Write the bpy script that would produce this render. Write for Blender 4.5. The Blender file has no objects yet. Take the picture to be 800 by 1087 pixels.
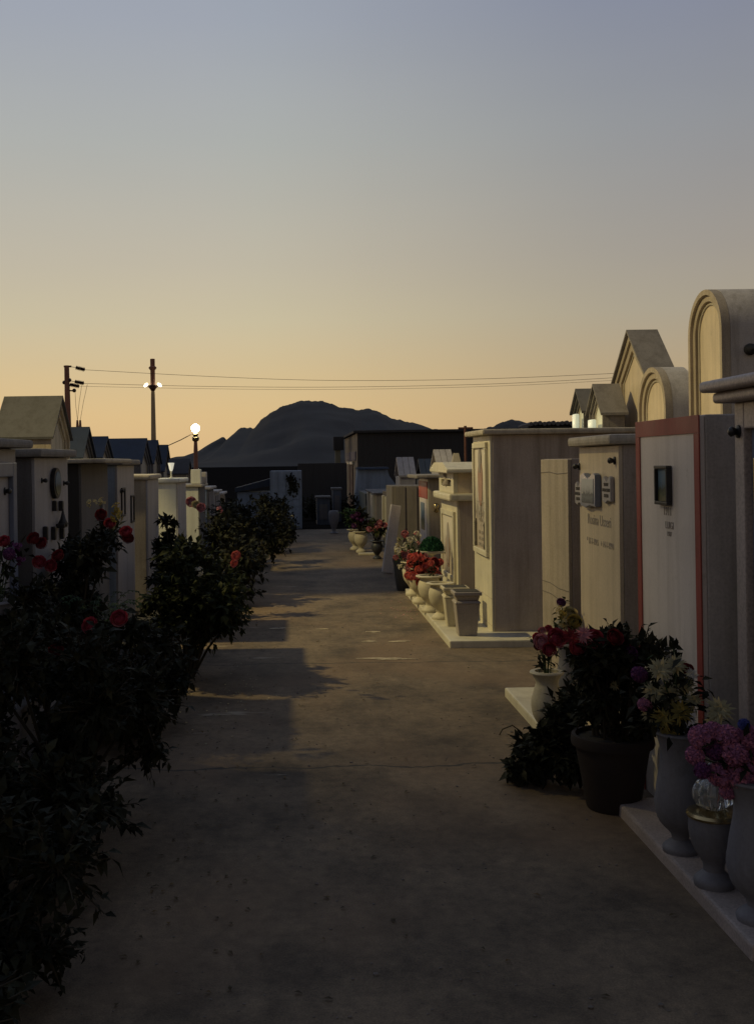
import bpy, bmesh, math, random
from mathutils import Vector, Matrix, noise
PI = math.pi
rnd = random.Random(7)
sc = bpy.context.scene
C = sc.collection

# ------------------------------------------------------------------ camera geometry of the place
F, H, VU, VV, ROLL = 1150.0, 1.6, 316.0, 490.0, math.radians(0.8)
def unroll(u, v):
    du, dv = u - VU, VV - v
    return du * math.cos(ROLL) + dv * math.sin(ROLL), -du * math.sin(ROLL) + dv * math.cos(ROLL)
def W(u, v, Y):
    a, b = unroll(u, v)
    return Vector((a * Y / F, Y, H + b * Y / F))
def G(u, v, z=0.0):
    a, b = unroll(u, v)
    Y = (H - z) * F / -b
    return Vector((a * Y / F, Y, z))
def Zat(u, v, Y): return W(u, v, Y).z

# ------------------------------------------------------------------ materials
MATS = {}
def nodes_of(name):
    m = bpy.data.materials.new(name); m.use_nodes = True
    nt = m.node_tree
    return m, nt, nt.nodes['Principled BSDF']
def N(nt, typ, **kw):
    n = nt.nodes.new(typ)
    for k, v in kw.items(): setattr(n, k, v)
    return n
def ramp(nt, fac, stops):
    r = N(nt, 'ShaderNodeValToRGB')
    els = r.color_ramp.elements
    while len(els) < len(stops): els.new(0.5)
    for e, (p, c) in zip(els, stops):
        e.position = p; e.color = (*c, 1) if len(c) == 3 else c
    nt.links.new(fac, r.inputs[0])
    return r.outputs[0]
def mul(c, k): return tuple(min(1, max(0, x * k)) for x in c)
def tex_noise(nt, coord, scale, detail=6, rough=.6, stretch=(1, 1, 1), loc=(0, 0, 0)):
    mp = N(nt, 'ShaderNodeMapping'); mp.inputs['Scale'].default_value = stretch; mp.inputs['Location'].default_value = loc
    nt.links.new(coord, mp.inputs[0])
    n = N(nt, 'ShaderNodeTexNoise'); n.inputs['Scale'].default_value = scale
    n.inputs['Detail'].default_value = detail; n.inputs['Roughness'].default_value = rough
    nt.links.new(mp.outputs[0], n.inputs[0])
    return n.outputs['Fac']
def mixc(nt, fac, a, b, blend='MIX'):
    m = N(nt, 'ShaderNodeMix', data_type='RGBA', blend_type=blend)
    for s, v in ((0, fac), (6, a), (7, b)):
        if isinstance(v, (int, float)): m.inputs[s].default_value = v
        elif isinstance(v, tuple): m.inputs[s].default_value = (*v, 1)
        else: nt.links.new(v, m.inputs[s])
    return m.outputs[2]
def stone(name, col, var=.25, rough=.75, streak=.35, speck=.15, bump=.25, scale=2.2, coord='Object'):
    """weathered marble, plaster or concrete: mottling, vertical rain streaks, specks"""
    if name in MATS: return MATS[name]
    m, nt, p = nodes_of(name)
    tc = N(nt, 'ShaderNodeTexCoord'); geo = N(nt, 'ShaderNodeNewGeometry')
    co = geo.outputs['Position']
    n1 = tex_noise(nt, co, scale, 8, .65)
    base = ramp(nt, n1, [(.28, mul(col, 1 - var)), (.72, mul(col, 1 + var * .6))])
    n2 = tex_noise(nt, co, 9, 5, .7, (1, 1, .07))
    st = ramp(nt, n2, [(.45, (1, 1, 1)), (.75, (1 - streak, 1 - streak * 1.05, 1 - streak * 1.15))])
    c = mixc(nt, 1.0, base, st, 'MULTIPLY')
    n3 = tex_noise(nt, co, 90, 3, .6)
    sp = ramp(nt, n3, [(.35, (1 - speck,) * 3), (.6, (1, 1, 1))])
    c = mixc(nt, 1.0, c, sp, 'MULTIPLY')
    n7 = tex_noise(nt, co, 5.5, 9, .72, (1, 1, .8), (col[0] * 31, col[1] * 17, 3))
    li = ramp(nt, n7, [(.60, (0, 0, 0)), (.68, (.55, .55, .55))])
    c = mixc(nt, li, c, mixc(nt, .6, c, (col[0] * .38, col[1] * .36, col[2] * .26)))
    nt.links.new(c, p.inputs['Base Color'])
    rr = ramp(nt, n1, [(.3, (rough * .85,) * 3), (.7, (min(1, rough * 1.12),) * 3)])
    nt.links.new(rr, p.inputs['Roughness'])
    b = N(nt, 'ShaderNodeBump'); b.inputs['Strength'].default_value = bump; b.inputs['Distance'].default_value = .01
    nt.links.new(mixc(nt, .4, n1, n3), b.inputs['Height']); nt.links.new(b.outputs[0], p.inputs['Normal'])
    MATS[name] = m
    return m
def plain(name, col, rough=.5, metal=0, var=.2, scale=8, emit=None, trans=0):
    if name in MATS: return MATS[name]
    m, nt, p = nodes_of(name)
    tc = N(nt, 'ShaderNodeTexCoord')
    n1 = tex_noise(nt, tc.outputs['Object'], scale, 5, .6)
    c = ramp(nt, n1, [(.3, mul(col, 1 - var)), (.7, mul(col, 1 + var))])
    nt.links.new(c, p.inputs['Base Color'])
    p.inputs['Roughness'].default_value = rough; p.inputs['Metallic'].default_value = metal
    p.inputs['Transmission Weight'].default_value = trans
    if emit:
        p.inputs['Emission Color'].default_value = (*emit[0], 1); p.inputs['Emission Strength'].default_value = emit[1]
    MATS[name] = m
    return m
def leafmat(name, col, trans=.25, var=.45):
    if name in MATS: return MATS[name]
    m, nt, p = nodes_of(name)
    geo = N(nt, 'ShaderNodeNewGeometry')
    c = ramp(nt, geo.outputs['Random Per Island'], [(0, mul(col, 1 - var)), (.6, col), (1, (min(1, col[0] * 1.7), col[1] * 1.45, col[2] * 1.1))])
    nt.links.new(c, p.inputs['Base Color']); p.inputs['Roughness'].default_value = .6; p.inputs['Specular IOR Level'].default_value = .08
    t = N(nt, 'ShaderNodeBsdfTranslucent'); nt.links.new(c, t.inputs[0])
    mx = N(nt, 'ShaderNodeMixShader'); mx.inputs[0].default_value = trans
    nt.links.new(p.outputs[0], mx.inputs[1]); nt.links.new(t.outputs[0], mx.inputs[2])
    nt.links.new(mx.outputs[0], nt.nodes['Material Output'].inputs[0])
    MATS[name] = m
    return m

M_cream = stone('cream_marble', (.62, .57, .44), .14, .55, .22, .08, .1)
M_creamd = stone('cream_stone_aged', (.50, .44, .35), .2, .7, .4, .15)
M_brownside = stone('rendered_block_side', (.45, .375, .315), .16, .9, .38, .12, .35, 1.6)
M_greyside = stone('grey_render', (.58, .53, .49), .18, .9, .35, .15, .3)
M_darkside = stone('dark_render', (.16, .15, .15), .2, .9, .3, .15, .3)
M_tan = stone('tan_travertine', (.47, .39, .29), .22, .7, .35, .2)
M_ochre = stone('ochre_marble', (.68, .56, .40), .14, .6, .25, .1, .12)
M_whitegrey = stone('white_grey_marble', (.76, .68, .62), .12, .55, .2, .06, .1)
M_red = stone('red_painted_stone', (.36, .07, .05), .15, .6, .25, .1, .1)
M_pink = stone('pinkish_granite', (.50, .42, .38), .15, .5, .15, .3, .08)
M_bluepanel = stone('blue_grey_marble', (.20, .23, .32), .25, .35, .2, .1, .05)
M_lilac = stone('grey_lilac_marble', (.40, .375, .385), .15, .6, .25, .1, .1)
M_white = stone('white_marble', (.88, .87, .76), .1, .5, .2, .05, .08)
M_bluewhite = stone('blue_white_wall', (.30, .36, .46), .2, .8, .35, .1, .2)
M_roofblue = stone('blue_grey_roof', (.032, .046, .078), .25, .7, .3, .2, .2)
M_roofdark = stone('dark_cement_roof', (.09, .087, .092), .2, .9, .35, .2, .35)
M_roofbrown = stone('weathered_cement_roof', (.26, .235, .22), .2, .9, .35, .2, .35)
M_black = stone('dark_slate_wall', (.055, .051, .051), .2, .9, .2, .1)
M_vase = stone('pale_stone_vase', (.19, .185, .205), .12, .6, .25, .1, .12)
M_vasec = stone('cream_stone_vase', (.58, .52, .38), .12, .65, .25, .1, .12)
M_potgrey = stone('grey_brown_stone_pot', (.36, .31, .27), .15, .7, .2, .15)
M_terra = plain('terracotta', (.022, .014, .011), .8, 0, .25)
M_darkpot = plain('dark_plastic_pot', (.03, .032, .04), .5, 0, .2)
M_iron = plain('rusty_iron', (.12, .05, .04), .8, .2, .3)
M_darkmetal = plain('dark_bronze', (.045, .045, .048), .45, .6, .25, 20)
M_brass = plain('brass_rim', (.55, .43, .22), .25, 1, .15)
M_wire = plain('wire', (.22, .15, .09), .7, .2, .1)
M_ceramic = plain('insulator_ceramic', (.07, .035, .03), .4, 0, .2)
M_glass = plain('cut_glass', (.9, .92, .9), .05, 0, .03, 8, None, .9)
M_doorglass = plain('dark_glass', (.02, .022, .025), .4, 0, .1)
M_lamp = plain('lamp_globe_lit', (1, 1, 1), .3, 0, 0, 8, ((1, .93, .72), 40))
M_bulb = plain('floodlight_lit', (1, 1, 1), .3, 0, 0, 8, ((1, .93, .70), 6))
M_nicheglow = plain('niche_highlight_glow', (.9, .9, .85), .3, 0, .05, 8, ((.90, 1, .74), .32))  # added glow standing in for green-white highlights in the gable niches
M_torch = plain('white_votive_torch', (.85, .84, .78), .3, 0, .05, 8, ((1, .95, .75), .45))  # faint glow put in for the lamplight falling on the white torch
M_carve = plain('engraved_letters', (.10, .085, .07), .7, 0, .2, 40)
M_carvelight = plain('faint_engraving', (.33, .29, .25), .8, 0, .2, 40)
M_stem = plain('woody_stem', (.05, .04, .025), .9, 0, .3)
M_greenstem = plain('green_stem', (.04, .07, .025), .7, 0, .3)
M_leafd = leafmat('dark_leaf', (.026, .028, .018), .12, .35)
M_leafm = leafmat('mid_leaf', (.036, .044, .02), .25)
M_leaff = leafmat('fern_leaf', (.04, .075, .035), .3)
M_petred = leafmat('petal_red', (.21, .03, .035), .2, .3)
M_petcrim = leafmat('petal_crimson', (.40, .06, .09), .2, .3)
M_petcoral = leafmat('petal_coral', (.78, .22, .20), .2, .3)
M_petpink = leafmat('petal_pink', (.55, .24, .28), .25, .25)
M_petmag = leafmat('petal_magenta', (.42, .18, .32), .25, .25)
M_petviolet = leafmat('petal_violet', (.16, .06, .17), .2, .3)
M_petcream = leafmat('petal_cream', (.46, .42, .26), .3, .2)
M_petwhite = leafmat('petal_white', (.68, .64, .58), .3, .2)
M_petyel = leafmat('petal_yellow', (.36, .30, .10), .3, .25)
M_petblue = leafmat('petal_blue', (.08, .10, .35), .2, .3)
M_foamgreen = leafmat('moss_green', (.02, .075, .045), .1, .35)
M_dullgrey = stone('dull_grey_boards', (.19, .165, .145), .2, .9, .4, .1, .3)
M_slab = stone('loose_slab', (.78, .70, .64), .18, .9, .2, .2, .3)
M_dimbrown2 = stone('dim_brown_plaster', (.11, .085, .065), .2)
M_poleiron = stone('red_brown_pole', (.42, .19, .12), .2)
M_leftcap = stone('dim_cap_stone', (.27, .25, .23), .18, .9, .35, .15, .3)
M_soil = stone('garden_soil', (.05, .043, .035), .4, .95, 0, .4, .8, 6)

# portrait plate: blue sky above, green and ochre ground, no likeness
def picture(name, top, mid, low):
    m, nt, p = nodes_of(name)
    tc = N(nt, 'ShaderNodeTexCoord'); sx = N(nt, 'ShaderNodeSeparateXYZ')
    nt.links.new(tc.outputs['Generated'], sx.inputs[0])
    nn = tex_noise(nt, tc.outputs['Generated'], 7, 4, .6)
    ad = N(nt, 'ShaderNodeMath', operation='MULTIPLY_ADD'); ad.inputs[1].default_value = .5
    nt.links.new(nn, ad.inputs[0]); nt.links.new(sx.outputs['Z'], ad.inputs[2])
    c = ramp(nt, ad.outputs[0], [(.25, low), (.5, mid), (.62, mul(mid, .5)), (.72, top), (1, mul(top, 1.5))])
    nt.links.new(c, p.inputs['Base Color']); p.inputs['Roughness'].default_value = .55
    MATS[name] = m
    return m
M_pic = picture('landscape_plate', (.07, .12, .17), (.08, .09, .04), (.20, .17, .08))
M_pic2 = picture('book_plate', (.30, .31, .31), (.13, .15, .16), (.04, .05, .06))
M_pic3 = picture('aged_panel_picture', (.42, .38, .32), (.40, .34, .28), (.36, .30, .24))

# ------------------------------------------------------------------ mesh helpers
def bm_box(bm, x0, x1, y0, y1, z0, z1, bev=0.0, seg=2):
    b2 = bmesh.new()
    r = bmesh.ops.create_cube(b2, size=1)
    for v in r['verts']:
        v.co = Vector((x0 + (v.co.x + .5) * (x1 - x0), y0 + (v.co.y + .5) * (y1 - y0), z0 + (v.co.z + .5) * (z1 - z0)))
    if bev: bmesh.ops.bevel(b2, geom=b2.edges[:], offset=bev, segments=seg, affect='EDGES', profile=.6)
    join(bm, b2)
def join(bm, b2, mat=None):
    vm = {}
    for v in b2.verts: vm[v] = bm.verts.new(mat @ v.co if mat else v.co)
    for f in b2.faces:
        try: bm.faces.new([vm[v] for v in f.verts])
        except ValueError: pass
    b2.free()
def bm_lathe(bm, prof, n=24, cx=0, cy=0, flute=0, flute_n=12, fl=(0, 0), twist=0):
    rings = []
    for r, z in prof:
        k = 1 if fl[0] <= z <= fl[1] else 0
        rings.append([bm.verts.new((cx + math.cos(a) * r * (1 + k * flute * math.cos(flute_n * (a + twist * z))),
                                    cy + math.sin(a) * r * (1 + k * flute * math.cos(flute_n * (a + twist * z))), z))
                      for a in [2 * PI * i / n for i in range(n)]])
    for a, b in zip(rings, rings[1:]):
        for i in range(n): bm.faces.new((a[i], a[(i + 1) % n], b[(i + 1) % n], b[i]))
    bm.faces.new(rings[0][::-1]); bm.faces.new(rings[-1])
def smooth_prof(pts, k=4):
    """Catmull-Rom through (r, z) points"""
    out = []
    P = [pts[0]] + pts + [pts[-1]]
    for i in range(1, len(P) - 2):
        for j in range(k):
            t = j / k
            q = []
            for d in (0, 1):
                a, b, c, e = (P[i + o][d] for o in (-1, 0, 1, 2))
                q.append(.5 * (2 * b + (c - a) * t + (2 * a - 5 * b + 4 * c - e) * t * t + (3 * b - a - 3 * c + e) * t ** 3))
            out.append((max(.002, q[0]), q[1]))
    out.append(pts[-1])
    return out
def bm_tube(bm, pts, rad, n=6):
    rads = rad if isinstance(rad, (list, tuple)) else [rad] * len(pts)
    pts = [Vector(p) for p in pts]
    rings = []
    for i, p in enumerate(pts):
        d = (pts[min(i + 1, len(pts) - 1)] - pts[max(i - 1, 0)])
        d = d.normalized() if d.length > 1e-9 else Vector((0, 0, 1))
        a = d.orthogonal().normalized() if i == 0 else (rings_a - d * rings_a.dot(d)).normalized()
        rings_a = a
        b = d.cross(a)
        rings.append([bm.verts.new(p + (a * math.cos(t) + b * math.sin(t)) * rads[i]) for t in [2 * PI * k / n for k in range(n)]])
    for r0, r1 in zip(rings, rings[1:]):
        for i in range(n): bm.faces.new((r0[i], r0[(i + 1) % n], r1[(i + 1) % n], r1[i]))
    bm.faces.new(rings[0][::-1]); bm.faces.new(rings[-1])
def bm_prism_x(bm, prof, x0, x1, bev=0):
    """closed (y, z) outline extruded along x"""
    b2 = bmesh.new()
    a = [b2.verts.new((x0, y, z)) for y, z in prof]
    b = [b2.verts.new((x1, y, z)) for y, z in prof]
    n = len(prof)
    b2.faces.new(a); b2.faces.new(b[::-1])
    for i in range(n): b2.faces.new((a[i], b[i], b[(i + 1) % n], a[(i + 1) % n]))
    bmesh.ops.recalc_face_normals(b2, faces=b2.faces[:])
    if bev: bmesh.ops.bevel(b2, geom=b2.edges[:], offset=bev, segments=2, affect='EDGES')
    join(bm, b2)
def obj(name, bm, mat, parent=None, smooth=False, recalc=True):
    if recalc: bmesh.ops.recalc_face_normals(bm, faces=bm.faces[:])
    me = bpy.data.meshes.new(name); bm.to_mesh(me); bm.free()
    if smooth:
        me.shade_smooth()
        if smooth == 'auto': me.set_sharp_from_angle(angle=math.radians(40))
    if mat: me.materials.append(mat)
    o = bpy.data.objects.new(name, me); C.objects.link(o)
    if parent: o.parent = parent
    return o
def tag(o, label, cat, group=None, kind=None):
    o['label'] = label; o['category'] = cat
    if group: o['group'] = group
    if kind: o['kind'] = kind
    return o
def thing(name, label, cat, loc, rz=0, group=None):
    o = bpy.data.objects.new(name, None); C.objects.link(o)
    o.empty_display_size = .1
    o.location = loc; o.rotation_euler = (0, 0, rz)
    return tag(o, label, cat, group)
def box_part(name, mat, parent, x0, x1, y0, y1, z0, z1, bev=.004):
    bm = bmesh.new(); bm_box(bm, min(x0, x1), max(x0, x1), min(y0, y1), max(y0, y1), z0, z1, bev)
    return obj(name, bm, mat, parent)
def copy_tree(o, loc, rz=0, label=None, scale=None):
    c = o.copy(); C.objects.link(c); c.location = loc; c.rotation_euler = (0, 0, rz)
    if label: c['label'] = label
    if scale: c.scale = (scale,) * 3
    for ch in o.children:
        d = ch.copy(); C.objects.link(d); d.parent = c
        for g in ch.children:
            e = g.copy(); C.objects.link(e); e.parent = d
    return c
def text_part(txt, size, mat, parent, side, x, y, z, depth=.0012, name='lettering'):
    cu = bpy.data.curves.new(name, 'FONT'); cu.body = txt; cu.size = size; cu.align_x = 'CENTER'; cu.align_y = 'CENTER'
    cu.extrude = depth; cu.space_line = 1.15
    tmp = bpy.data.objects.new('tmp_text', cu); C.objects.link(tmp)
    me = bpy.data.meshes.new_from_object(tmp)
    bpy.data.objects.remove(tmp); bpy.data.curves.remove(cu)
    # text x -> -Y (right row) / +Y (left row), text y -> Z, face towards the path
    R = Matrix(((0, 0, -side, 0), (-side, 0, 0, 0), (0, 1, 0, 0), (0, 0, 0, 1)))
    me.transform(R)
    me.name = name; me.materials.clear(); me.materials.append(mat)
    o = bpy.data.objects.new(name, me); C.objects.link(o); o.parent = parent; o.location = (x, y, z)
    return o

# ------------------------------------------------------------------ flowers and leaves
def add_leaf(bm, p, d, nrm, L, wd, fold=.18):
    d = d.normalized()
    s = d.cross(nrm)
    if s.length < 1e-4: s = d.orthogonal()
    s.normalize(); n = s.cross(d)
    a = bm.verts.new(p); t = bm.verts.new(p + d * L - n * L * .12)
    m1 = bm.verts.new(p + d * L * .5 + n * L * .04)
    l1 = bm.verts.new(p + d * L * .42 + s * wd * .5 + n * wd * fold); r1 = bm.verts.new(p + d * L * .42 - s * wd * .5 + n * wd * fold)
    bm.faces.new((a, m1, l1)); bm.faces.new((l1, m1, t)); bm.faces.new((a, r1, m1)); bm.faces.new((r1, t, m1))
def rvec(r=rnd):
    while True:
        v = Vector((r.uniform(-1, 1), r.uniform(-1, 1), r.uniform(-1, 1)))
        if .01 < v.length < 1: return v
FLOWERS = {}
def flower_mesh(kind, mat):
    key = (kind, mat.name)
    if key in FLOWERS: return FLOWERS[key]
    bm = bmesh.new(); r = random.Random(hash(kind) % 1000 if False else len(kind))
    if kind == 'rose':
        for k, (n, R, th0, th1, flare) in enumerate(((3, .20, 2.6, .2, -.1), (3, .32, 2.6, .35, -.05), (4, .46, 2.5, .5, .0), (5, .62, 2.4, .72, .08), (6, .80, 2.35, .95, .16), (7, .97, 2.3, 1.2, .24))):
            for i in range(n):
                a0 = 2 * PI * (i / n + k * .19) + r.uniform(-.12, .12); wd = 2 * PI / n * .78
                tilt = r.uniform(-.05, .05)
                grid = []
                for j in range(5):
                    t = j / 4; row = []
                    for q in (-1, -.5, 0, .5, 1):
                        e = t * (1 - .16 * q * q)             # rounded outer edge
                        th = th0 + (th1 + tilt - th0) * e
                        a = a0 + q * wd * (.35 + .65 * math.sin(PI * (.15 + .62 * t)))
                        rad = R * (1 + flare * e ** 4 + .07 * q)
                        row.append(bm.verts.new((rad * math.sin(th) * math.cos(a), rad * math.sin(th) * math.sin(a), R * .78 * math.cos(th) + .06)))
                    grid.append(row)
                for j in range(4):
                    for q in range(4): bm.faces.new((grid[j][q], grid[j][q + 1], grid[j + 1][q + 1], grid[j + 1][q]))
    elif kind == 'daisy':
        for k, (n, ln, z) in enumerate(((15, 1.0, 0), (13, .8, .12), (10, .5, .2))):
            for i in range(n):
                a = 2 * PI * (i + .5 * k) / n + r.uniform(-.12, .12)
                d = Vector((math.cos(a), math.sin(a), .25 + .3 * k + r.uniform(-.15, .15)))
                add_leaf(bm, Vector((0, 0, z * .4)), d, Vector((0, 0, 1)), ln * r.uniform(.85, 1.05), .26)
        b2 = bmesh.new(); bmesh.ops.create_icosphere(b2, subdivisions=1, radius=.2)
        join(bm, b2, Matrix.Translation((0, 0, .14)) @ Matrix.Diagonal((1, 1, .6, 1)))
    elif kind == 'pompom':
        ga = PI * (3 - 5 ** .5)
        n = 150
        for i in range(n):
            z = 1 - 2 * (i + .5) / n * .82
            rr = math.sqrt(max(0, 1 - z * z)); a = ga * i
            d = Vector((rr * math.cos(a), rr * math.sin(a), z))
            for q in range(3):
                t = rvec(r); t = (t - d * t.dot(d)).normalized()
                add_leaf(bm, d * .72, (d * .8 + t * .75), d, .34 * r.uniform(.8, 1.15), .26)
        b2 = bmesh.new(); bmesh.ops.create_icosphere(b2, subdivisions=2, radius=.72); join(bm, b2)
    elif kind == 'cluster':
        for i in range(16):
            d = rvec(r); d.z = abs(d.z); c = d * .75
            for q in range(5):
                a = 2 * PI * q / 5 + i
                t = d.normalized().orthogonal().normalized(); b = d.normalized().cross(t)
                add_leaf(bm, c, t * math.cos(a) + b * math.sin(a) + d.normalized() * .5, d, .36, .26)
    me = bpy.data.meshes.new('blossom'); bm.to_mesh(me); bm.free(); me.materials.append(mat)
    FLOWERS[key] = me
    return me
def blossom(parent, kind, mat, p, r, facing=None, label=None):
    o = bpy.data.objects.new('blossom', flower_mesh(kind, mat)); C.objects.link(o)
    o.parent = parent; o.location = p; o.scale = (r * rnd.uniform(.93, 1.07), r * rnd.uniform(.93, 1.07), r)
    d = Vector(facing) if facing else Vector((0, 0, 1))
    o.rotation_mode = 'QUATERNION'
    q = Vector((0, 0, 1)).rotation_difference(d.normalized())
    from mathutils import Quaternion
    o.rotation_quaternion = q @ Quaternion((0, 0, 1), rnd.uniform(0, 6.28))
    if label: o['label'] = label
    return o
def bush(label, cat, base, clumps, nleaf, leaf, mat, name='rose_bush', flowers=(), group=None, shape=1.0, stems=3, fol='foliage', seed=1, frond=False):
    """clumps: (dx, dy, z, r); leaves hang in sprays around twigs, so gaps stay open"""
    r = random.Random(seed)
    t = thing(name, label, cat, base, 0, group)
    bs, bl = bmesh.new(), bmesh.new()
    tot = sum(c[3] ** 2 for c in clumps)
    for (dx, dy, z, cr) in clumps:
        c = Vector((dx, dy, z))
        mid = Vector((dx * .35 + r.uniform(-.05, .05), dy * .35 + r.uniform(-.05, .05), z * .5))
        root = Vector((dx * .12, dy * .12, -.01))
        bm_tube(bs, [root, mid, c], [.012, .009, .005], 5)
        k = max(6, int(nleaf * cr ** 2 / tot / 9))
        for i in range(k):
            d = rvec(r); d.z = d.z * .9 + .15
            tip = c + d.normalized() * cr * r.uniform(.35, 1.12)
            tip.z = max(tip.z, .03)
            bm_tube(bs, [c + (tip - c) * .1, c + (tip - c) * .55 + rvec(r) * cr * .08, tip], [.004, .003, .0016], 4)
            ax = (tip - c).normalized()
            for j in range(9):
                q = c + (tip - c) * (.35 + .65 * j / 8)
                sd = rvec(r)
                dd = (ax * .5 + sd).normalized()
                k_ = r.choice((.45, .7, .9, 1, 1.1, 1.35)) * r.uniform(.85, 1.15); add_leaf(bl, q, dd + Vector((0, 0, -.15)), Vector((0, 0, 1)) + rvec(r) * .8, leaf * k_, leaf * .52 * shape * k_ * r.uniform(.8, 1.2))
    obj('stem', bs, M_stem, t)
    obj(fol, bl, mat, t, recalc=False)
    for (kind, fm, p, fr) in flowers:
        b = Vector(p) - Vector(base)
        blossom(t, kind, fm, b, fr, (r.uniform(-.4, .4), -1.0, r.uniform(.2, .9)))
    return t

# ------------------------------------------------------------------ world: dusk sky
w = bpy.data.worlds.new('World'); sc.world = w; w.use_nodes = True
nt = w.node_tree; bg = nt.nodes['Background']
SUN_AZ = math.radians(-12)         # the glow sits a little left of the alley's axis
tc = N(nt, 'ShaderNodeTexCoord'); sx = N(nt, 'ShaderNodeSeparateXYZ'); nt.links.new(tc.outputs['Generated'], sx.inputs[0])
grad = ramp(nt, sx.outputs['Z'], [
    (0.0, (.690, .470, .235)), (.043, (.690, .494, .252)), (.078, (.640, .490, .276)), (.129, (.566, .490, .333)),
    (.179, (.508, .458, .357)), (.283, (.414, .424, .404)), (.378, (.340, .367, .424)), (.50, (.29, .335, .42)),
    (.70, (.23, .28, .375)), (1.0, (.19, .24, .34))])
dotn = N(nt, 'ShaderNodeVectorMath', operation='DOT_PRODUCT')
hv = N(nt, 'ShaderNodeCombineXYZ'); nt.links.new(sx.outputs['X'], hv.inputs[0]); nt.links.new(sx.outputs['Y'], hv.inputs[1])
nrm = N(nt, 'ShaderNodeVectorMath', operation='NORMALIZE'); nt.links.new(hv.outputs[0], nrm.inputs[0])
nt.links.new(nrm.outputs[0], dotn.inputs[0]); dotn.inputs[1].default_value = (math.sin(SUN_AZ), math.cos(SUN_AZ), 0)
m1 = N(nt, 'ShaderNodeMath', operation='MULTIPLY_ADD'); m1.inputs[1].default_value = .5; m1.inputs[2].default_value = .5
nt.links.new(dotn.outputs['Value'], m1.inputs[0])
azf = ramp(nt, m1.outputs[0], [(0, (.36, .34, .34)), (.5, (.42, .42, .45)), (.80, (.60, .60, .65)), (.915, (.665, .67, .76)), (.940, (.69, .70, .77)), (.960, (.77, .775, .815)), (.980, (.91, .91, .915)), (.991, (.98, .985, .98)), (1, (1.02, 1.05, 1.04))])
azf.node.color_ramp.interpolation = 'B_SPLINE'
hz = tex_noise(nt, tc.outputs['Generated'], 2.2, 4, .5, (1, 1, 6))                  # thin uneven evening haze
hzc = ramp(nt, hz, [(.3, (.985, .987, .99)), (.7, (1.015, 1.013, 1.01))])
gm = mixc(nt, 1.0, mixc(nt, 1.0, grad, azf, 'MULTIPLY'), hzc, 'MULTIPLY')
sky = N(nt, 'ShaderNodeTexSky'); sky.sky_type = 'NISHITA'; sky.sun_disc = False
sky.sun_elevation = math.radians(-3); sky.sun_rotation = SUN_AZ
sm = N(nt, 'ShaderNodeVectorMath', operation='SCALE'); sm.inputs['Scale'].default_value = .06
nt.links.new(sky.outputs[0], sm.inputs[0])
tot = mixc(nt, 1.0, gm, sm.outputs[0], 'ADD')
nt.links.new(tot, bg.inputs[0]); bg.inputs['Strength'].default_value = 1.0

# ------------------------------------------------------------------ camera
cam = bpy.data.objects.new('camera', bpy.data.cameras.new('camera')); C.objects.link(cam); sc.camera = cam
cam.data.sensor_fit = 'VERTICAL'; cam.data.sensor_height = 36; cam.data.sensor_width = 36 * 800 / 1087
cam.data.lens = 36 * F / 1087
cam.data.shift_x = (400 - VU) / 1087; cam.data.shift_y = -(543.5 - VV) / 1087
cam.data.clip_end = 5000; cam.data.clip_start = .05
cam.matrix_world = Matrix.Translation((0, 0, H)) @ Matrix.Rotation(PI / 2, 4, 'X') @ Matrix.Rotation(-ROLL, 4, 'Z')

# ------------------------------------------------------------------ light: the cemetery floodlight beyond the left rows
LAMP = Vector((-10.2, 10.9, 11.2))
l = bpy.data.lights.new('floodlight_beam', 'SPOT'); l.energy = 6400; l.color = (1, .815, .36)
l.spot_size = math.radians(65); l.spot_blend = 1.0; l.shadow_soft_size = .16
lo = bpy.data.objects.new('floodlight_beam', l); C.objects.link(lo); lo.location = LAMP
lo.rotation_euler = (Vector((.9, 12.9, .8)) - LAMP).to_track_quat('-Z', 'Y').to_euler()
s = bpy.data.lights.new('low_sun', 'SUN'); s.energy = .05; s.angle = math.radians(.5); s.color = (1, .7, .4)
so = bpy.data.objects.new('low_sun', s); C.objects.link(so)
so.rotation_euler = (-Vector((math.sin(SUN_AZ), math.cos(SUN_AZ), math.sin(math.radians(1))))).to_track_quat('-Z', 'Y').to_euler()
fm = thing('floodlight_mast', 'tall grey steel mast with one floodlight beyond the left tomb rows', 'mast', (LAMP.x - .5, LAMP.y, 0))
bm = bmesh.new(); bm_tube(bm, [(0, 0, 0), (0, 0, 5), (0, 0, LAMP.z + .25)], [.13, .1, .07], 12); obj('pole', bm, M_darkmetal, fm)
bm = bmesh.new(); bm_box(bm, -.02, .36, -.3, .3, LAMP.z + .22, LAMP.z + .32, .02); obj('lamp_head', bm, M_darkmetal, fm)

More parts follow.
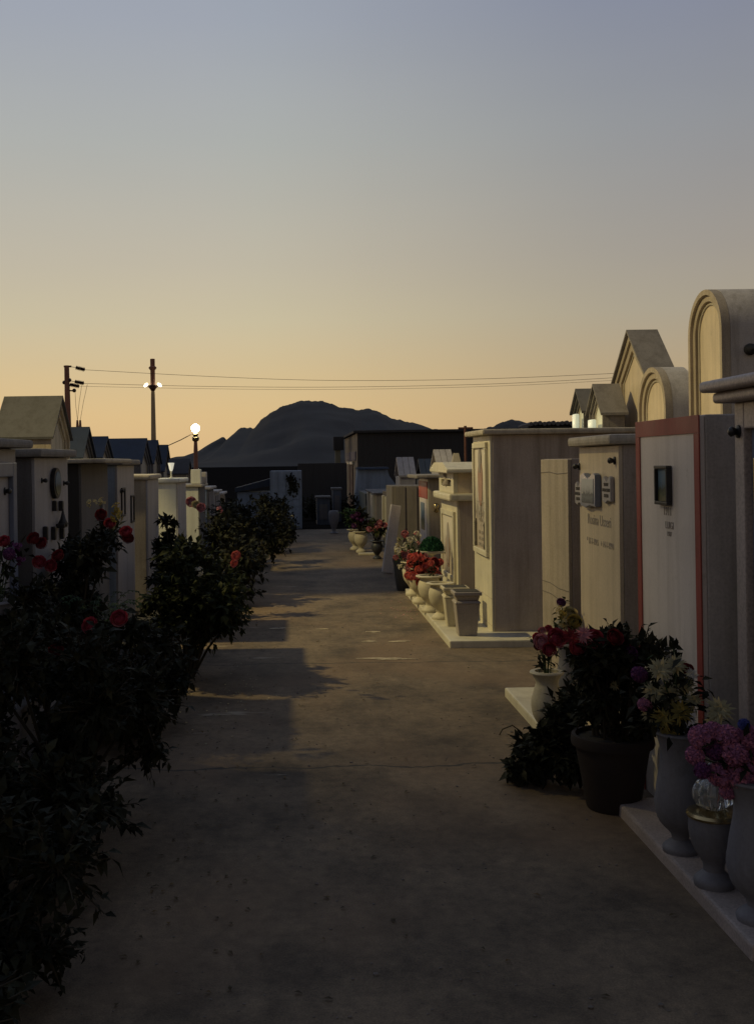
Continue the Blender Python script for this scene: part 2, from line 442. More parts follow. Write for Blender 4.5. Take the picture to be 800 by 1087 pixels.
# ------------------------------------------------------------------ ground, path
def sheet(name, mat, x0, x1, y0, y1, z, nx=1, ny=1, jig=0):
    bm = bmesh.new()
    vs = [[bm.verts.new((x0 + (x1 - x0) * i / nx, y0 + (y1 - y0) * j / ny, z + (noise.noise(Vector((i * .37, j * .41, 3))) * jig)))
           for i in range(nx + 1)] for j in range(ny + 1)]
    for j in range(ny):
        for i in range(nx): bm.faces.new((vs[j][i], vs[j][i + 1], vs[j + 1][i + 1], vs[j + 1][i]))
    o = obj(name, bm, mat); o['kind'] = 'structure'
    return o
M_ground = stone('dry_ground', (.022, .019, .017), .35, .95, 0, .3, .6, .8)
M_ground.node_tree.nodes['Principled BSDF'].inputs['Specular IOR Level'].default_value = 0
def path_mat():
    m, nt, p = nodes_of('worn_concrete_path')
    geo = N(nt, 'ShaderNodeNewGeometry'); co = geo.outputs['Position']
    n1 = tex_noise(nt, co, 1.3, 10, .62, (1, .8, 1))
    c = ramp(nt, n1, [(.3, (.142, .103, .064)), (.5, (.193, .140, .088)), (.72, (.245, .180, .114))])
    n2 = tex_noise(nt, co, 1.9, 9, .72, (1, .75, 1), (4, 2, 0))                       # dark damp stains
    c = mixc(nt, 1, c, ramp(nt, n2, [(.36, (.45, .45, .46)), (.56, (1, 1, 1))]), 'MULTIPLY')
    n3 = tex_noise(nt, co, 140, 3, .7)
    c = mixc(nt, 1, c, ramp(nt, n3, [(.3, (.6, .6, .6)), (.55, (1, 1, 1)), (.75, (1.25, 1.25, 1.25))]), 'MULTIPLY')
    n5 = tex_noise(nt, co, 17, 5, .75)
    c = mixc(nt, 1, c, ramp(nt, n5, [(.3, (.66, .66, .67)), (.5, (1, 1, 1)), (.72, (1.3, 1.28, 1.25))]), 'MULTIPLY')
    n6 = tex_noise(nt, co, .9, 3, .5, (1, .6, 1), (3, 9, 0))                          # ochre earth washed over the concrete
    c = mixc(nt, mixc(nt, .5, ramp(nt, n6, [(.5, (0, 0, 0)), (.66, (1, 1, 1))]), (0, 0, 0)), c, (.20, .125, .07))
    n4 = tex_noise(nt, co, 2.3, 5, .55, (.55, 1.7, 1), (9, 5, 1))                     # pale worn cement showing through
    pale = ramp(nt, n4, [(.70, (0, 0, 0)), (.74, (.8, .8, .8))])
    sy = N(nt, 'ShaderNodeSeparateXYZ'); nt.links.new(co, sy.inputs[0])
    c = mixc(nt, pale, c, (.36, .30, .22))
    # slab joints across the path, wobbling
    wob = tex_noise(nt, co, 2.0, 4, .6, (1, 1, 1), (1, 7, 0))
    wy = N(nt, 'ShaderNodeMath', operation='MULTIPLY_ADD'); wy.inputs[1].default_value = .25
    nt.links.new(wob, wy.inputs[0]); nt.links.new(sy.outputs['Y'], wy.inputs[2])
    md = N(nt, 'ShaderNodeMath', operation='PINGPONG'); md.inputs[1].default_value = 1.45
    nt.links.new(wy.outputs[0], md.inputs[0])
    jt = ramp(nt, md.outputs[0], [(.006, (1, 1, 1)), (.014, (0, 0, 0))])
    c = mixc(nt, jt, c, (.045, .038, .03))
    v = N(nt, 'ShaderNodeTexVoronoi', feature='DISTANCE_TO_EDGE'); v.inputs['Scale'].default_value = .55
    dv = N(nt, 'ShaderNodeVectorMath', operation='ADD'); sc2 = N(nt, 'ShaderNodeVectorMath', operation='SCALE'); sc2.inputs['Scale'].default_value = .9
    nz = N(nt, 'ShaderNodeTexNoise'); nz.inputs['Scale'].default_value = 1.7; nz.inputs['Detail'].default_value = 7; nt.links.new(co, nz.inputs[0])
    nt.links.new(nz.outputs['Color'], sc2.inputs[0]); nt.links.new(co, dv.inputs[0]); nt.links.new(sc2.outputs[0], dv.inputs[1])
    nt.links.new(dv.outputs[0], v.inputs['Vector'])
    ck = ramp(nt, v.outputs['Distance'], [(.002, (1, 1, 1)), (.006, (0, 0, 0))])
    c = mixc(nt, mixc(nt, .78, ck, (0, 0, 0)), c, (.07, .055, .04))
    nt.links.new(c, p.inputs['Base Color']); p.inputs['Roughness'].default_value = .9
    b = N(nt, 'ShaderNodeBump'); b.inputs['Strength'].default_value = .6; b.inputs['Distance'].default_value = .012
    hh = mixc(nt, .25, n1, n3); hh = mixc(nt, pale, hh, (.8, .8, .8))
    nt.links.new(hh, b.inputs['Height']); nt.links.new(b.outputs[0], p.inputs['Normal'])
    return m
sheet('ground', M_ground, -1500, 1500, -60, 2600, -.012)
sheet('path', path_mat(), -1.2, 6.0, -8, 25.5, 0, 1, 1)
sheet('flower_bed', M_soil, -1.72, -1.2, -8, 25.5, .0, 24, 200, .03)

# ------------------------------------------------------------------ hills
def ridge(name, pts, Y, depth, mat, seed=0, rough=1.0):
    xs = []
    P = [W(u, v, Y) for u, v in pts]
    n = 460
    prof = []
    for i in range(n + 1):
        x = P[0].x + (P[-1].x - P[0].x) * i / n
        for a, b in zip(P, P[1:]):
            if a.x <= x <= b.x:
                prof.append((x, a.z + (b.z - a.z) * (x - a.x) / max(1e-6, b.x - a.x))); break
        else: prof.append((x, P[-1].z))
    bm = bmesh.new(); rows = []
    J = 28
    for j in range(J + 1):
        t = j / J * 2 - 1                    # -1 near foot .. 0 crest .. 1 far foot
        row = []
        for i, (x, z) in enumerate(prof):
            k = (1 - abs(t)) ** 1.15
            nz = noise.fractal(Vector((x * .02 * rough, t * 3 + seed, seed)), 1, 2, 6) * z * .22 * (1 - k) * min(1, k * 4)
            gz = z * k + nz
            if t == 0: gz = z + noise.fractal(Vector((x * .16, seed, 1)), .8, 2, 6) * 1.1
            row.append(bm.verts.new((x, Y + t * depth, max(-1, gz) - .5 * (k == 0))))
        rows.append(row)
    for a, b in zip(rows, rows[1:]):
        for i in range(n): bm.faces.new((a[i], a[i + 1], b[i + 1], b[i]))
    o = obj(name, bm, mat, smooth=True); o['kind'] = 'structure'
    return o
M_hill = stone('scrub_hill', (.020, .0165, .0165), .3, .95, 0, .2, .3, .03)
ridge('mountain', [(200, 510), (207, 494), (212, 484), (219, 478), (230, 471), (234, 464.5), (238, 464), (242, 468), (249, 467), (252, 456), (257, 454),
                   (270, 454), (277, 446), (290, 436), (305, 430), (315, 426.5), (321, 425), (343, 426), (358, 431), (376, 435), (388, 434), (392, 433.5), (401, 437), (421, 446),
                   (442, 449), (457, 455.5), (490, 460), (560, 468), (660, 478), (760, 490)], 700, 320, M_hill, 3)
ridge('hill', [(470, 468), (495, 458), (508, 455), (523, 452.5), (533, 448), (542, 445.5), (551, 445.5), (555, 450), (570, 456), (600, 460), (680, 470), (760, 482)], 420, 130, M_hill, 9)

# ------------------------------------------------------------------ wall tombs
tilt = random.Random(99)
def tomb(label, side, xf, y0, y1, ztop, depth, m_body, m_face, m_cap=None, cap=(.07, .06, .05), group=None, face_in=0, name='wall_tomb', z_base=0):
    """side +1: right row, front faces -X;  side -1: left row, front faces +X. Local x runs outward from the path."""
    ym = (y0 + y1) / 2; hw = (y1 - y0) / 2
    t = thing(name, label, 'tomb', (side * xf, ym, z_base), 0, group)
    zt = ztop - z_base
    zc = zt - (cap[0] if m_cap else 0)
    box_part('body', m_body, t, side * .022, side * depth, -hw, hw, -.01, zc, .006)
    box_part('front_slab', m_face, t, 0, side * .021, -hw + .004 + face_in, hw - .004 - face_in, 0, zc - .003, .004)
    if m_cap:
        box_part('cap', m_cap, t, -side * cap[1], side * (depth + .03), -hw - cap[2], hw + cap[2], zc + .001, zt, min(.02, cap[0] * .35))
    t['hw'] = hw; t['zc'] = zc
    t.rotation_euler = (tilt.uniform(-.003, .003), tilt.uniform(-.004, .004), tilt.uniform(-.006, .006))
    return t
def stud(t, side, y, z, r=.016, mat=None):
    bm = bmesh.new(); bm_lathe(bm, [(r * 1.25, -.002), (r * 1.25, .006), (r * .6, .010), (r * .9, .022), (r, .03), (r * .6, .038), (.002, .04)], 14)
    bmesh.ops.rotate(bm, verts=bm.verts[:], cent=(0, 0, 0), matrix=Matrix.Rotation(-side * PI / 2, 3, 'Y'))
    o = obj('stud', bm, mat or M_darkmetal, t, smooth='auto'); o.location = (0, y, z)
    return o
def yz(t, u, v, xf):
    """local (y, z) on a facade plane x = xf seen at pixel u, v"""
    a, b = unroll(u, v)
    Y = xf * F / a
    return Y - t.location.y, H + b * Y / F - t.location.z
GR = 'wall tombs lining the right of the path'; GL = 'wall tombs lining the left of the path'

# R0: nearest tomb on the right, double rounded cornice, framed front with dark glass
t = thing('wall_tomb', 'nearest tomb at the right edge with a double rounded cornice and framed blue panel', 'tomb', (1.66, 3.62, 0), 0, GR)
hw = .5; zc = Zat(757, 428, 4.1)
box_part('body', M_pink, t, .05, 2.1, -hw, hw, -.01, zc, .006)
for nm, y0, y1, z0, z1 in (('pilaster', .415, .5, 0, zc), ('pilaster', -.5, -.415, 0, zc), ('lintel', -.414, .414, zc - .10, zc), ('base_course', -.414, .414, 0, .12)):
    box_part(nm, M_pink, t, 0, .049, y0, y1, z0, z1, .006)
box_part('panel', M_bluepanel, t, .028, .049, -.413, .413, .121, zc - .101, .003)
g = box_part('glass_door', M_doorglass, t, .018, .027, -.34, .34, .5, zc - .2, .003)
bm = bmesh.new()
for y in (-.345, .345): bm_box(bm, .008, .027, y - .012, y + .012, .49, zc - .21, .003)
bm_box(bm, .008, .027, -.333, .333, .49, .513, .003); bm_box(bm, .008, .027, -.333, .333, zc - .233, zc - .21, .003)
obj('door_frame', bm, M_brass, g)
def roll_slab(nm, ov, z0, z1):
    h = (z1 - z0) / 2
    bm = bmesh.new(); bm_box(bm, -ov, 2.15, -hw - ov, hw + ov, z0, z1, h * .92, 5)
    return obj(nm, bm, M_pink, t, smooth='auto')
roll_slab('cornice', .062, zc + .001, zc + .043); roll_slab('cap', .10, zc + .044, zc + .088)
stud(t, 1, .46, Zat(780, 458, 4.06), .02); stud(t, 1, -.46, Zat(780, 458, 4.06), .02)

# R1: white front with a red painted border
X1 = 1.65
t = tomb('white tomb front with a red painted border and small framed picture', 1, X1, 4.43, 5.27, Zat(743, 440, 4.43), 2.0, M_greyside, M_whitegrey, group=GR)
hw, zc = t['hw'], t['zc']
bm = bmesh.new()
bm_box(bm, -.006, .0, -hw + .001, hw - .001, zc - .075, zc - .001, .001); bm_box(bm, -.006, 0, -hw + .001, -hw + .06, .0, zc - .076, .001); bm_box(bm, -.006, 0, hw - .06, hw - .001, 0, zc - .076, .001)
obj('red_border', bm, M_red, t)
y, z = yz(t, 707, 515, X1)
bm = bmesh.new(); 
for a, b, c, d in ((-.085, .085, .073, .088), (-.085, .085, -.088, -.073), (-.085, -.070, -.0725, .0725), (.070, .085, -.0725, .0725)): bm_box(bm, -.026, -.001, y + a, y + b, z + c, z + d, .003)
fr = obj('picture_frame', bm, M_darkmetal, t)
box_part('picture', M_pic, fr, -.012, -.001, y - .069, y + .069, z - .072, z + .072, .001)
for u, v, s_, tx in ((709, 543, .055, '1911'), (711, 558, .045, 'LUIGI'), (711, 567, .03, '1987')):
    y, z = yz(t, u, v, X1); text_part(tx, s_, M_carvelight, t, 1, -.001, y, z)

# R2: ochre front with stone books
t = tomb('ochre tomb front with three stone book plaques and a projecting cap', 1, X1, 5.58, 6.38, Zat(650, 461, 5.6), 2.0, M_brownside, M_ochre, M_creamd, (.055, .06, .035), GR)
hw, zc = t['hw'], t['zc']
for u, v in ((614, 495), (652, 489)): y, z = yz(t, u, v, X1); stud(t, 1, y, z, .017)
for u, v, wy, hz, dp in ((629, 521, .16, .085, .035), (616, 524, .07, .056, .02), (647, 520.5, .08, .06, .022)):
    y, z = yz(t, u, v, X1)
    bm = bmesh.new()
    prof = []
    for k in range(13):
        q = -1 + 2 * k / 12
        prof.append((q * wy, hz + .012 * math.sin(3.2 * PI * (q + 1) / 2) + .006 * abs(q)))
    prof += [(wy, -hz), (wy * .3, -hz - .012), (-wy * .3, -hz + .004), (-wy, -hz)]
    bm_prism_x(bm, [(y + a, z + b) for a, b in prof], -dp, -.001, .004)
    bk = obj('stone_book', bm, M_bluepanel if dp > .03 else M_lilac, t)
    if dp > .03: box_part('picture', M_pic2, bk, -dp - .002, -dp - .0005, y - wy * .8, y + wy * .75, z - hz * .8, z + hz * .8, 0)
    else: text_part('SEMPRE\nNEI NOSTRI\nCUORI', .026, M_carve, bk, 1, -dp - .001, y, z)
y, z = yz(t, 635, 553, X1); text_part('Rosina Usseri', .085, M_carvelight, t, 1, -.001, y, z)
y, z = yz(t, 636, 577, X1); text_part('* 17-7-1915   + 14-1-1994', .05, M_carvelight, t, 1, -.001, y, z)

# R3: plain lower slab front
t = tomb('plain tan tomb front lower than its neighbours, cracked by two joints', 1, X1, 6.64, 7.38, Zat(600, 487, 6.64), 1.9, M_brownside, M_tan, group=GR)
hw, zc = t['hw'], t['zc']
for z in (Zat(575, 502, 7.3), Zat(575, 617, 7.3), Zat(575, 628, 7.3)):
    bm = bmesh.new(); bm_tube(bm, [(-.0015, -hw + .01, z + .006), (-.0015, -.1, z - .003), (-.0015, .12, z + .008), (-.0015, hw - .01, z)], .002, 5); obj('joint', bm, M_carve, t)

# T1: the big lit tomb at the corner
X2 = 1.71
zt = Zat(548, 455, 9.6)
t = tomb('big cream tomb on the corner with a tall framed figure panel on its front', 1, X2, 9.64, 10.58, zt, 2.2, M_brownside, M_cream, M_creamd, (.05, .075, .05), GR)
hw, zc = t['hw'], t['zc']
zp0 = Zat(508, 588, 10.1); zp1 = Zat(508, 470, 10.1)
bm = bmesh.new()
for a, b, c, d in ((-.36, .36, zp1 - .05, zp1), (-.36, .36, zp0, zp0 + .05), (-.36, -.31, zp0 + .051, zp1 - .051), (.31, .36, zp0 + .051, zp1 - .051)): bm_box(bm, -.03, 0, a, b, c, d, .006)
fr = obj('panel_frame', bm, M_cream, t)
box_part('panel', M_pic3, fr, -.010, -.0005, -.309, .309, zp0 + .051, zp1 - .051, 0)
def oval(nm, mat, par, cy, cz, ry, rz, x0, x1, n=28, wave=0):
    bm = bmesh.new(); bm_prism_x(bm, [(cy + ry * math.cos(2 * PI * k / n) * (1 + wave * math.sin(6 * PI * k / n)), cz + rz * math.sin(2 * PI * k / n)) for k in range(n)], x0, x1)
    return obj(nm, bm, mat, par)
zc1 = zp0 + (zp1 - zp0) * .70
M_robe = stone('faded_red_robe', (.40, .24, .18), .35, .7, .2, .2); M_veil = stone('faded_grey_veil', (.33, .29, .26), .35, .7, .2, .2)
oval('figure_robe', M_robe, fr, .0, zc1 - .06, .12, .22, -.016, -.0105, wave=.08)
oval('figure_veil', M_veil, fr, .0, zc1 + .15, .075, .12, -.0185, -.012, wave=.05)
bm = bmesh.new(); bm_box(bm, -.016, -.0105, -.012, .012, zp0 + .33, zp0 + .47, 0); bm_box(bm, -.016, -.0105, -.22, .22, zp0 + .482, zp0 + .49, 0); obj('cross_relief', bm, M_carvelight, fr)
text_part('FAMIGLIA\nCONTU\n*\n1922 - 1990\n1931 - 1998\nRIPOSANO\nIN PACE', .05, M_carvelight, fr, 1, -.011, 0, zp0 + .20)
for s_ in (-1, 1):
    bm = bmesh.new(); bm_lathe(bm, [(.012, 0), (.02, .02), (.014, .05), (.014, .2), (.02, .22), (.004, .26)], 10); o = obj('column_relief', bm, M_carve, fr, smooth='auto'); o.location = (-.016, s_ * .25, zp0 + .06)
for z in (Zat(512, 632, 9.9), Zat(512, 660, 9.9)): box_part('joint', M_creamd, t, -.0015, 0, -hw + .006, hw - .006, z - .003, z + .003, 0)

# T2: two-storey cream tomb with a little shrine on top
t = tomb('two tier cream tomb with a small shrine niche above its cornice', 1, X2, 11.7, 12.94, Zat(490, 524, 11.7), 2.0, M_brownside, M_cream, M_cream, (.08, .09, .06), GR)
hw, zc = t['hw'], t['zc']
bm = bmesh.new()
zt2 = zc - .12
for a, b, c, d in ((-hw + .12, -hw + .19, .25, zt2), (hw - .19, hw - .12, .25, zt2), (-hw + .191, hw - .191, zt2 - .06, zt2), (-hw + .191, hw - .191, .25, .31)): bm_box(bm, -.03, 0, a, b, c, d, .006)
fr = obj('panel_frame', bm, M_cream, t)
box_part('panel', M_pic3, fr, -.01, -.0005, -hw + .192, hw - .192, .311, zt2 - .061, 0)
oval('figure_relief', M_veil, fr, 0, zt2 - .38, .09, .24, -.018, -.0105)
oval('figure_relief', M_robe, fr, .02, .58, .13, .2, -.016, -.0105, wave=.15)
z0 = t['zc'] + .081; z1 = Zat(490, 495, 11.9)
box_part('shrine', M_ochre, t, .02, 1.9, -hw + .05, hw - .05, z0, z1 - .07, .006)
bm = bmesh.new()
for a, b, c, d in ((-hw + .05, -hw + .22, z0, z1 - .071), (hw - .22, hw - .05, z0, z1 - .071), (-hw + .221, hw - .221, z1 - .15, z1 - .071), (-hw + .221, hw - .221, z0, z0 + .07)): bm_box(bm, -.03, .019, a, b, c, d, .006)
obj('shrine_frame', bm, M_cream, t)
box_part('niche', M_darkside, t, .01, .0195, -hw + .222, hw - .222, z0 + .071, z1 - .151, 0)
bm = bmesh.new(); bm_lathe(bm, [(.05, z0 + .072), (.06, z0 + .09), (.035, z0 + .13), (.05, z0 + .2), (.03, z0 + .26), (.04, z0 + .29), (.003, z0 + .33)], 12, -.012, 0); obj('statuette', bm, M_potgrey, t, smooth=True)
prof = [(-hw - .1, z1 - .069), (hw + .1, z1 - .069), (hw + .1, z1 - .03), (hw - .25, z1 + .045), (-hw + .25, z1 + .045), (-hw - .1, z1 - .03)]
bm = bmesh.new(); bm_prism_x(bm, prof, -.12, 1.95, .008); obj('roof', bm, M_cream, t)

# T3: red-topped panel with a thin cap
t = tomb('narrow cream tomb with a red topped panel and thin overhanging cap', 1, X2, 14.3, 15.3, Zat(460, 504, 14.3), 1.9, M_tan, M_cream, M_roofbrown, (.05, .16, .1), GR)
hw, zc = t['hw'], t['zc']
bm = bmesh.new(); bm_box(bm, -.012, -.0005, -hw + .03, hw - .03, zc - .27, zc - .04, .003); obj('red_band', bm, M_red, t)
box_part('panel', M_whitegrey, t, -.012, -.0005, -hw + .12, hw - .12, .2, zc - .275, .003)
box_part('picture', M_pic, t, -.018, -.0125, -.2, .2, zc - .7, zc - .33, .002)
for y in (-.25, .25):
    bm = bmesh.new(); bm_lathe(bm, [(.01, 0), (.035, .02), (.02, .05), (.045, .1), (.004, .13)], 10); o = obj('wall_lamp', bm, M_brass, t, smooth=True); o.location = (.35 + y, -hw - .05, .9)

# T4: grey plank-marked block; T5s: lit and dark ones towards the end
def ribbed(label, xf, y0, y1, ztop, m_side, m_front, ribs=9, group=GR, nm='wall_tomb', depth=1.8, zr=None):
    t = tomb(label, 1, xf, y0, y1, ztop, depth, m_side, m_front, group=group, name=nm)
    bm = bmesh.new(); hw, zc = t['hw'], t['zc']
    for i in range(ribs):
        x = .05 + (depth - .1) * i / ribs
        bm_box(bm, x, x + (depth - .1) / ribs * .86, -hw - .02, -hw - .001, .05, zc - .01, .006)
    obj('boarded_side', bm, m_side, t)
    return t
ribbed('grey boarded tomb block behind the leaning slab', 1.50, 17.4, 18.5, Zat(430, 516, 17.4), M_dullgrey, M_dullgrey)
t5r = ribbed('low brown tomb with a dark open doorway facing the path', 1.60, 19.3, 20.6, Zat(408, 523, 19.3), M_dimbrown2, M_dimbrown2)
for y in (-.6, .1): box_part('pilaster', M_cream, t5r, -.05, -.001, y, y + .13, 0, .95, .006)
t = tomb('bright cream pilastered tomb front near the end of the path', 1, 1.62, 22.7, 25.6, Zat(392, 523, 22.7), 1.8, M_creamd, M_ochre, M_darkside, (.04, .05, .05), GR)
hw, zc = t['hw'], t['zc']
for y in (-hw + .08, -hw + .42, -hw + .7, .3): 
    box_part('pilaster', M_cream, t, -.06, -.001, y, y + .16, 0, zc - .01, .008)
t = tomb('dim green grey tomb front at the far end of the right row', 1, 1.62, 26.0, 29.0, Zat(378, 524, 26), 1.6, M_darkside, stone('green_grey_render', (.16, .17, .14), .2), None, (.05, .05, .05), GR)
# leaning slab
b0 = G(413, 611); 
t = thing('stone_slab', 'loose stone slab propped leaning against the tombs on the right of the path', 'slab', (1.27, 15.35, 0))
bm = bmesh.new(); bm_box(bm, -.072, .072, -.03, .03, 0, .96, .006)
sl = obj('slab', bm, M_slab, t); sl.rotation_euler = (math.radians(-3), math.radians(9.5), math.radians(10)); sl.location = (-.03, 0, .014)
bm = bmesh.new(); bm_tube(bm, [(.13, -.10, .014), (.2, .0, .35), (.26, .1, .62)], .014, 6); obj('prop_rod', bm, M_iron, t)

# ------------------------------------------------------------------ left row
XL = 1.65
def ltomb(label, y0, y1, u, v, m_body, m_face, m_cap, cap=(.075, .07, .06), depth=2.0, xf=XL):
    return tomb(label, -1, xf, y0, y1, Zat(u, v, y0), depth, m_body, m_face, m_cap, cap, GL)
def yl(t, u, v, xf=XL):
    a, b = unroll(u, v); Y = -xf * F / a
    return Y - t.location.y, H + b * Y / F - t.location.z
t = ltomb('dark tomb with a rounded cap cut off by the left edge', 5.25, 6.35, 20, 462, M_darkside, M_lilac, M_leftcap, (.05, .09, .07))
bm = bmesh.new()
for y in (-.42, .42): bm_box(bm, 0, .03, y - .04, y + .04, .1, t['zc'] - .08, .006)
bm_box(bm, 0, .03, -.379, .379, t['zc'] - .16, t['zc'] - .08, .006)
obj('border_frame', bm, M_bluepanel, t)
y, z = yl(t, 21, 520); stud(t, -1, .3, z, .018)
t = ltomb('lilac grey tomb front with a dark bronze oval and small bronze mounts', 6.78, 7.79, 32, 476, M_darkside, M_lilac, M_leftcap, (.055, .06, .05))
def oval_l(par, y, z, ry, rz, x1, mat, nm='oval_plaque'):
    bm = bmesh.new(); n = 30
    bm_prism_x(bm, [(y + ry * math.cos(2 * PI * k / n), z + rz * math.sin(2 * PI * k / n)) for k in range(n)], .001, x1, .004)
    return obj(nm, bm, mat, par)
y, z = yl(t, 57, 513); pl = oval_l(t, y, z, .115, .105, .03, M_darkmetal)
oval_l(pl, y, z, .09, .082, .034, M_pic, 'portrait_plate').location = (.0, 0, 0)
for u, v in ((44, 510), (68, 513)): y, z = yl(t, u, v); stud(t, -1, y, z, .015)
for u, v, hh in ((56, 537, .035), (63, 537, .035), (46, 566, .045), (55, 566, .045), (64, 566, .04)):
    y, z = yl(t, u, v); bm = bmesh.new(); bm_box(bm, .001, .03, y - .02, y + .02, z - hh, z + hh, .006); obj('bronze_mount', bm, M_darkmetal, t)
y, z = yl(t, 61, 551); bm = bmesh.new(); bm_lathe(bm, [(.03, z - .05), (.035, z - .03), (.02, z), (.012, z + .03), (.004, z + .07)], 12, .04, y); bm_box(bm, .001, .06, y - .05, y + .05, z - .06, z - .03, .005); obj('bronze_lamp', bm, M_darkmetal, t, smooth='auto')
t = ltomb('dark recessed tomb under a thin pale slab roof', 8.25, 9.45, 100, 487, M_black, M_darkside, M_creamd, (.035, .20, .08))
oval_l(t, .25, 1.15, .08, .12, .02, M_vase)
t = ltomb('pale tomb front with two narrow dark framed slots', 9.88, 10.9, 124, 488, M_bluewhite, M_lilac, M_leftcap, (.05, .06, .06))
for u, v in ((130, 533), (140, 540)):
    y, z = yl(t, u, v)
    bm = bmesh.new()
    for a, b, c, d in ((-.1, .1, .12, .135), (-.1, .1, -.135, -.12), (-.1, -.085, -.119, .119), (.085, .1, -.119, .119)): bm_box(bm, .001, .015, y + a, y + b, z + c, z + d, .002)
    obj('plaque_frame', bm, M_darkmetal, t)
stud(t, -1, -.35, 1.35)
t = ltomb('yellow stained tomb pillar with a pitted side beside the rose bush', 11.86, 12.8, 156, 504, M_tan, M_lilac, M_creamd, (.055, .035, .035), 1.2)
t = ltomb('brightly lit white sided tomb carrying a small white torch', 14.9, 16.0, 189, 508, M_white, M_greyside, M_white, (.06, .04, .04), 1.4)
t5 = t
t = ltomb('low lit tomb with two stone blocks standing on its top', 18.3, 19.4, 214, 514, M_white, M_darkside, M_creamd, (.05, .05, .05), 1.4, 1.66)
t6 = t
for i, (y0, lab, v, mf) in enumerate(((20.0, 'dim tomb with dark niche fronts beyond the stone blocks', 517, M_darkside), (21.6, 'low grey tomb with slatted front behind the dark hedge', 521, M_greyside), (23.2, 'low tomb with pale slatted front at the end of the left row', 523, M_tan))):
    a = -1.66 * F / y0 + VU
    t = ltomb(lab, y0, y0 + 1.25, a, v, M_bluewhite, mf, M_greyside, (.05, .06, .04), 1.3, 1.66)
    bm = bmesh.new()
    for k in range(3): bm_box(bm, .001, .03, -.5 + k * .4, -.38 + k * .4, .05, t['zc'] - .05, .006)
    obj('pilaster', bm, M_tan if i == 2 else M_lilac, t)
# torch on the white sided tomb
p = W(182, 507, 15.15)
t = thing('votive_torch', 'small white torch shaped votive lamp on the lit tomb at left', 'votive lamp', (p.x, p.y, t5['zc'] + .061))
bm = bmesh.new(); bm_lathe(bm, [(.03, 0), (.03, .01), (.012, .02), (.012, .09), (.016, .1)], 14); obj('stand', bm, M_white, t, smooth='auto')
bm = bmesh.new(); bm_lathe(bm, [(.016, .101), (.026, .13), (.042, .2), (.046, .215), (.02, .217)], 14); obj('cup', bm, M_torch, t, smooth='auto')
for i, (u, hh, lab) in enumerate(((208.5, .25, 'taller upright stone block on the low lit tomb'), (214.5, .20, 'smaller grey stone block beside the taller one'))):
    p = W(u, 514, 18.6 + .3 * i)
    o = box_part('stone_block', (M_white, M_greyside)[i], None, -.085, .085, -.1, .1, 0, hh, .015)
    o.location = (p.x, p.y, t6['zc'] + .051); tag(o, lab, 'block', 'stone blocks on the low tomb')

# ------------------------------------------------------------------ gabled and arched monuments of the second rows
def aedicule(name, label, side, xf, y0, y1, zt, depth, kind, m_body, m_panel, eave=None, group=None, overhang=.06, panel=True, m_frame=None, m_roof=None):
    ym = (y0 + y1) / 2; hw = (y1 - y0) / 2
    t = thing(name, label, 'monument', (side * xf, ym, 0), 0, group)
    if kind == 'gable':
        ze = eave
        outer = [(-hw, 0), (hw, 0), (hw, ze), (0, zt), (-hw, ze)]
        def inset(d): 
            sl = math.atan2(zt - ze, hw)
            return [(-hw + d, ze - d * .2), (0, zt - d / math.cos(sl) - .0), (hw - d, ze - d * .2)]
    else:
        ze = zt - hw
        arc = [(hw * math.cos(a), ze + hw * math.sin(a)) for a in [PI * k / 24 for k in range(25)]]
        outer = [(-hw, 0), (hw, 0)] + arc
        def inset(d): return [((hw - d) * math.cos(a), ze + (hw - d) * math.sin(a)) for a in [PI * k / 24 for k in range(24, -1, -1)]]
    bm = bmesh.new(); bm_prism_x(bm, outer, side * .05, side * depth, .004); obj('body', bm, m_body, t, smooth='auto' if kind == 'arch' else False)
    mf = m_frame or m_body
    fw = hw * .26
    # front frame as a ring between the outline and its inset, proud of the body
    def ring(d0, d1, xa, xb, nm, mat):
        o_ = inset(d0); i_ = inset(d1)
        o_ = [(o_[0][0], .001)] + o_ + [(o_[-1][0], .001)]; i_ = [(i_[0][0], .001)] + i_ + [(i_[-1][0], .001)]
        bm = bmesh.new()
        A = [bm.verts.new((side * xa, y, z)) for y, z in o_]; B = [bm.verts.new((side * xa, y, z)) for y, z in i_]
        A2 = [bm.verts.new((side * xb, y, z)) for y, z in o_]; B2 = [bm.verts.new((side * xb, y, z)) for y, z in i_]
        for k in range(len(o_) - 1):
            for q in ((A[k], A[k + 1], B[k + 1], B[k]), (A2[k], B2[k], B2[k + 1], A2[k + 1]), (A[k], A2[k], A2[k + 1], A[k + 1]), (B[k], B[k + 1], B2[k + 1], B2[k])): bm.faces.new(q)
        return obj(nm, bm, mat, t, smooth='auto' if kind == 'arch' else False)
    ring(0.0, fw * .45, -.03, .049, 'outer_moulding', mf)
    ring(fw * .45 + .002, fw, .0, .049, 'inner_moulding', mf)
    if panel:
        i_ = inset(fw + .002)
        pr = [(i_[0][0], .002)] + i_ + [(i_[-1][0], .002)]
        bm = bmesh.new(); bm_prism_x(bm, pr, side * .035, side * .0495); pn = obj('panel', bm, m_panel, t)
        bm = bmesh.new(); i2 = inset(fw * 1.25)
        bm_tube(bm, [(side * .03, y, z) for y, z in [(i2[0][0], .01)] + i2 + [(i2[-1][0], .01)]], .012, 6); obj('bead', bm, M_creamd, pn, smooth=True)
    if kind == 'gable':
        bm = bmesh.new(); sl = (zt - ze) / hw; oy = hw + overhang; th = .035
        for s_ in (-1, 1):
            pr = [(0, zt + .002), (s_ * oy, zt + .002 - sl * oy), (s_ * oy, zt + th - sl * oy), (0, zt + th)]
            bm_prism_x(bm, pr, -side * .07, side * (depth + .03))
        obj('roof', bm, m_roof or m_body, t)
    return t
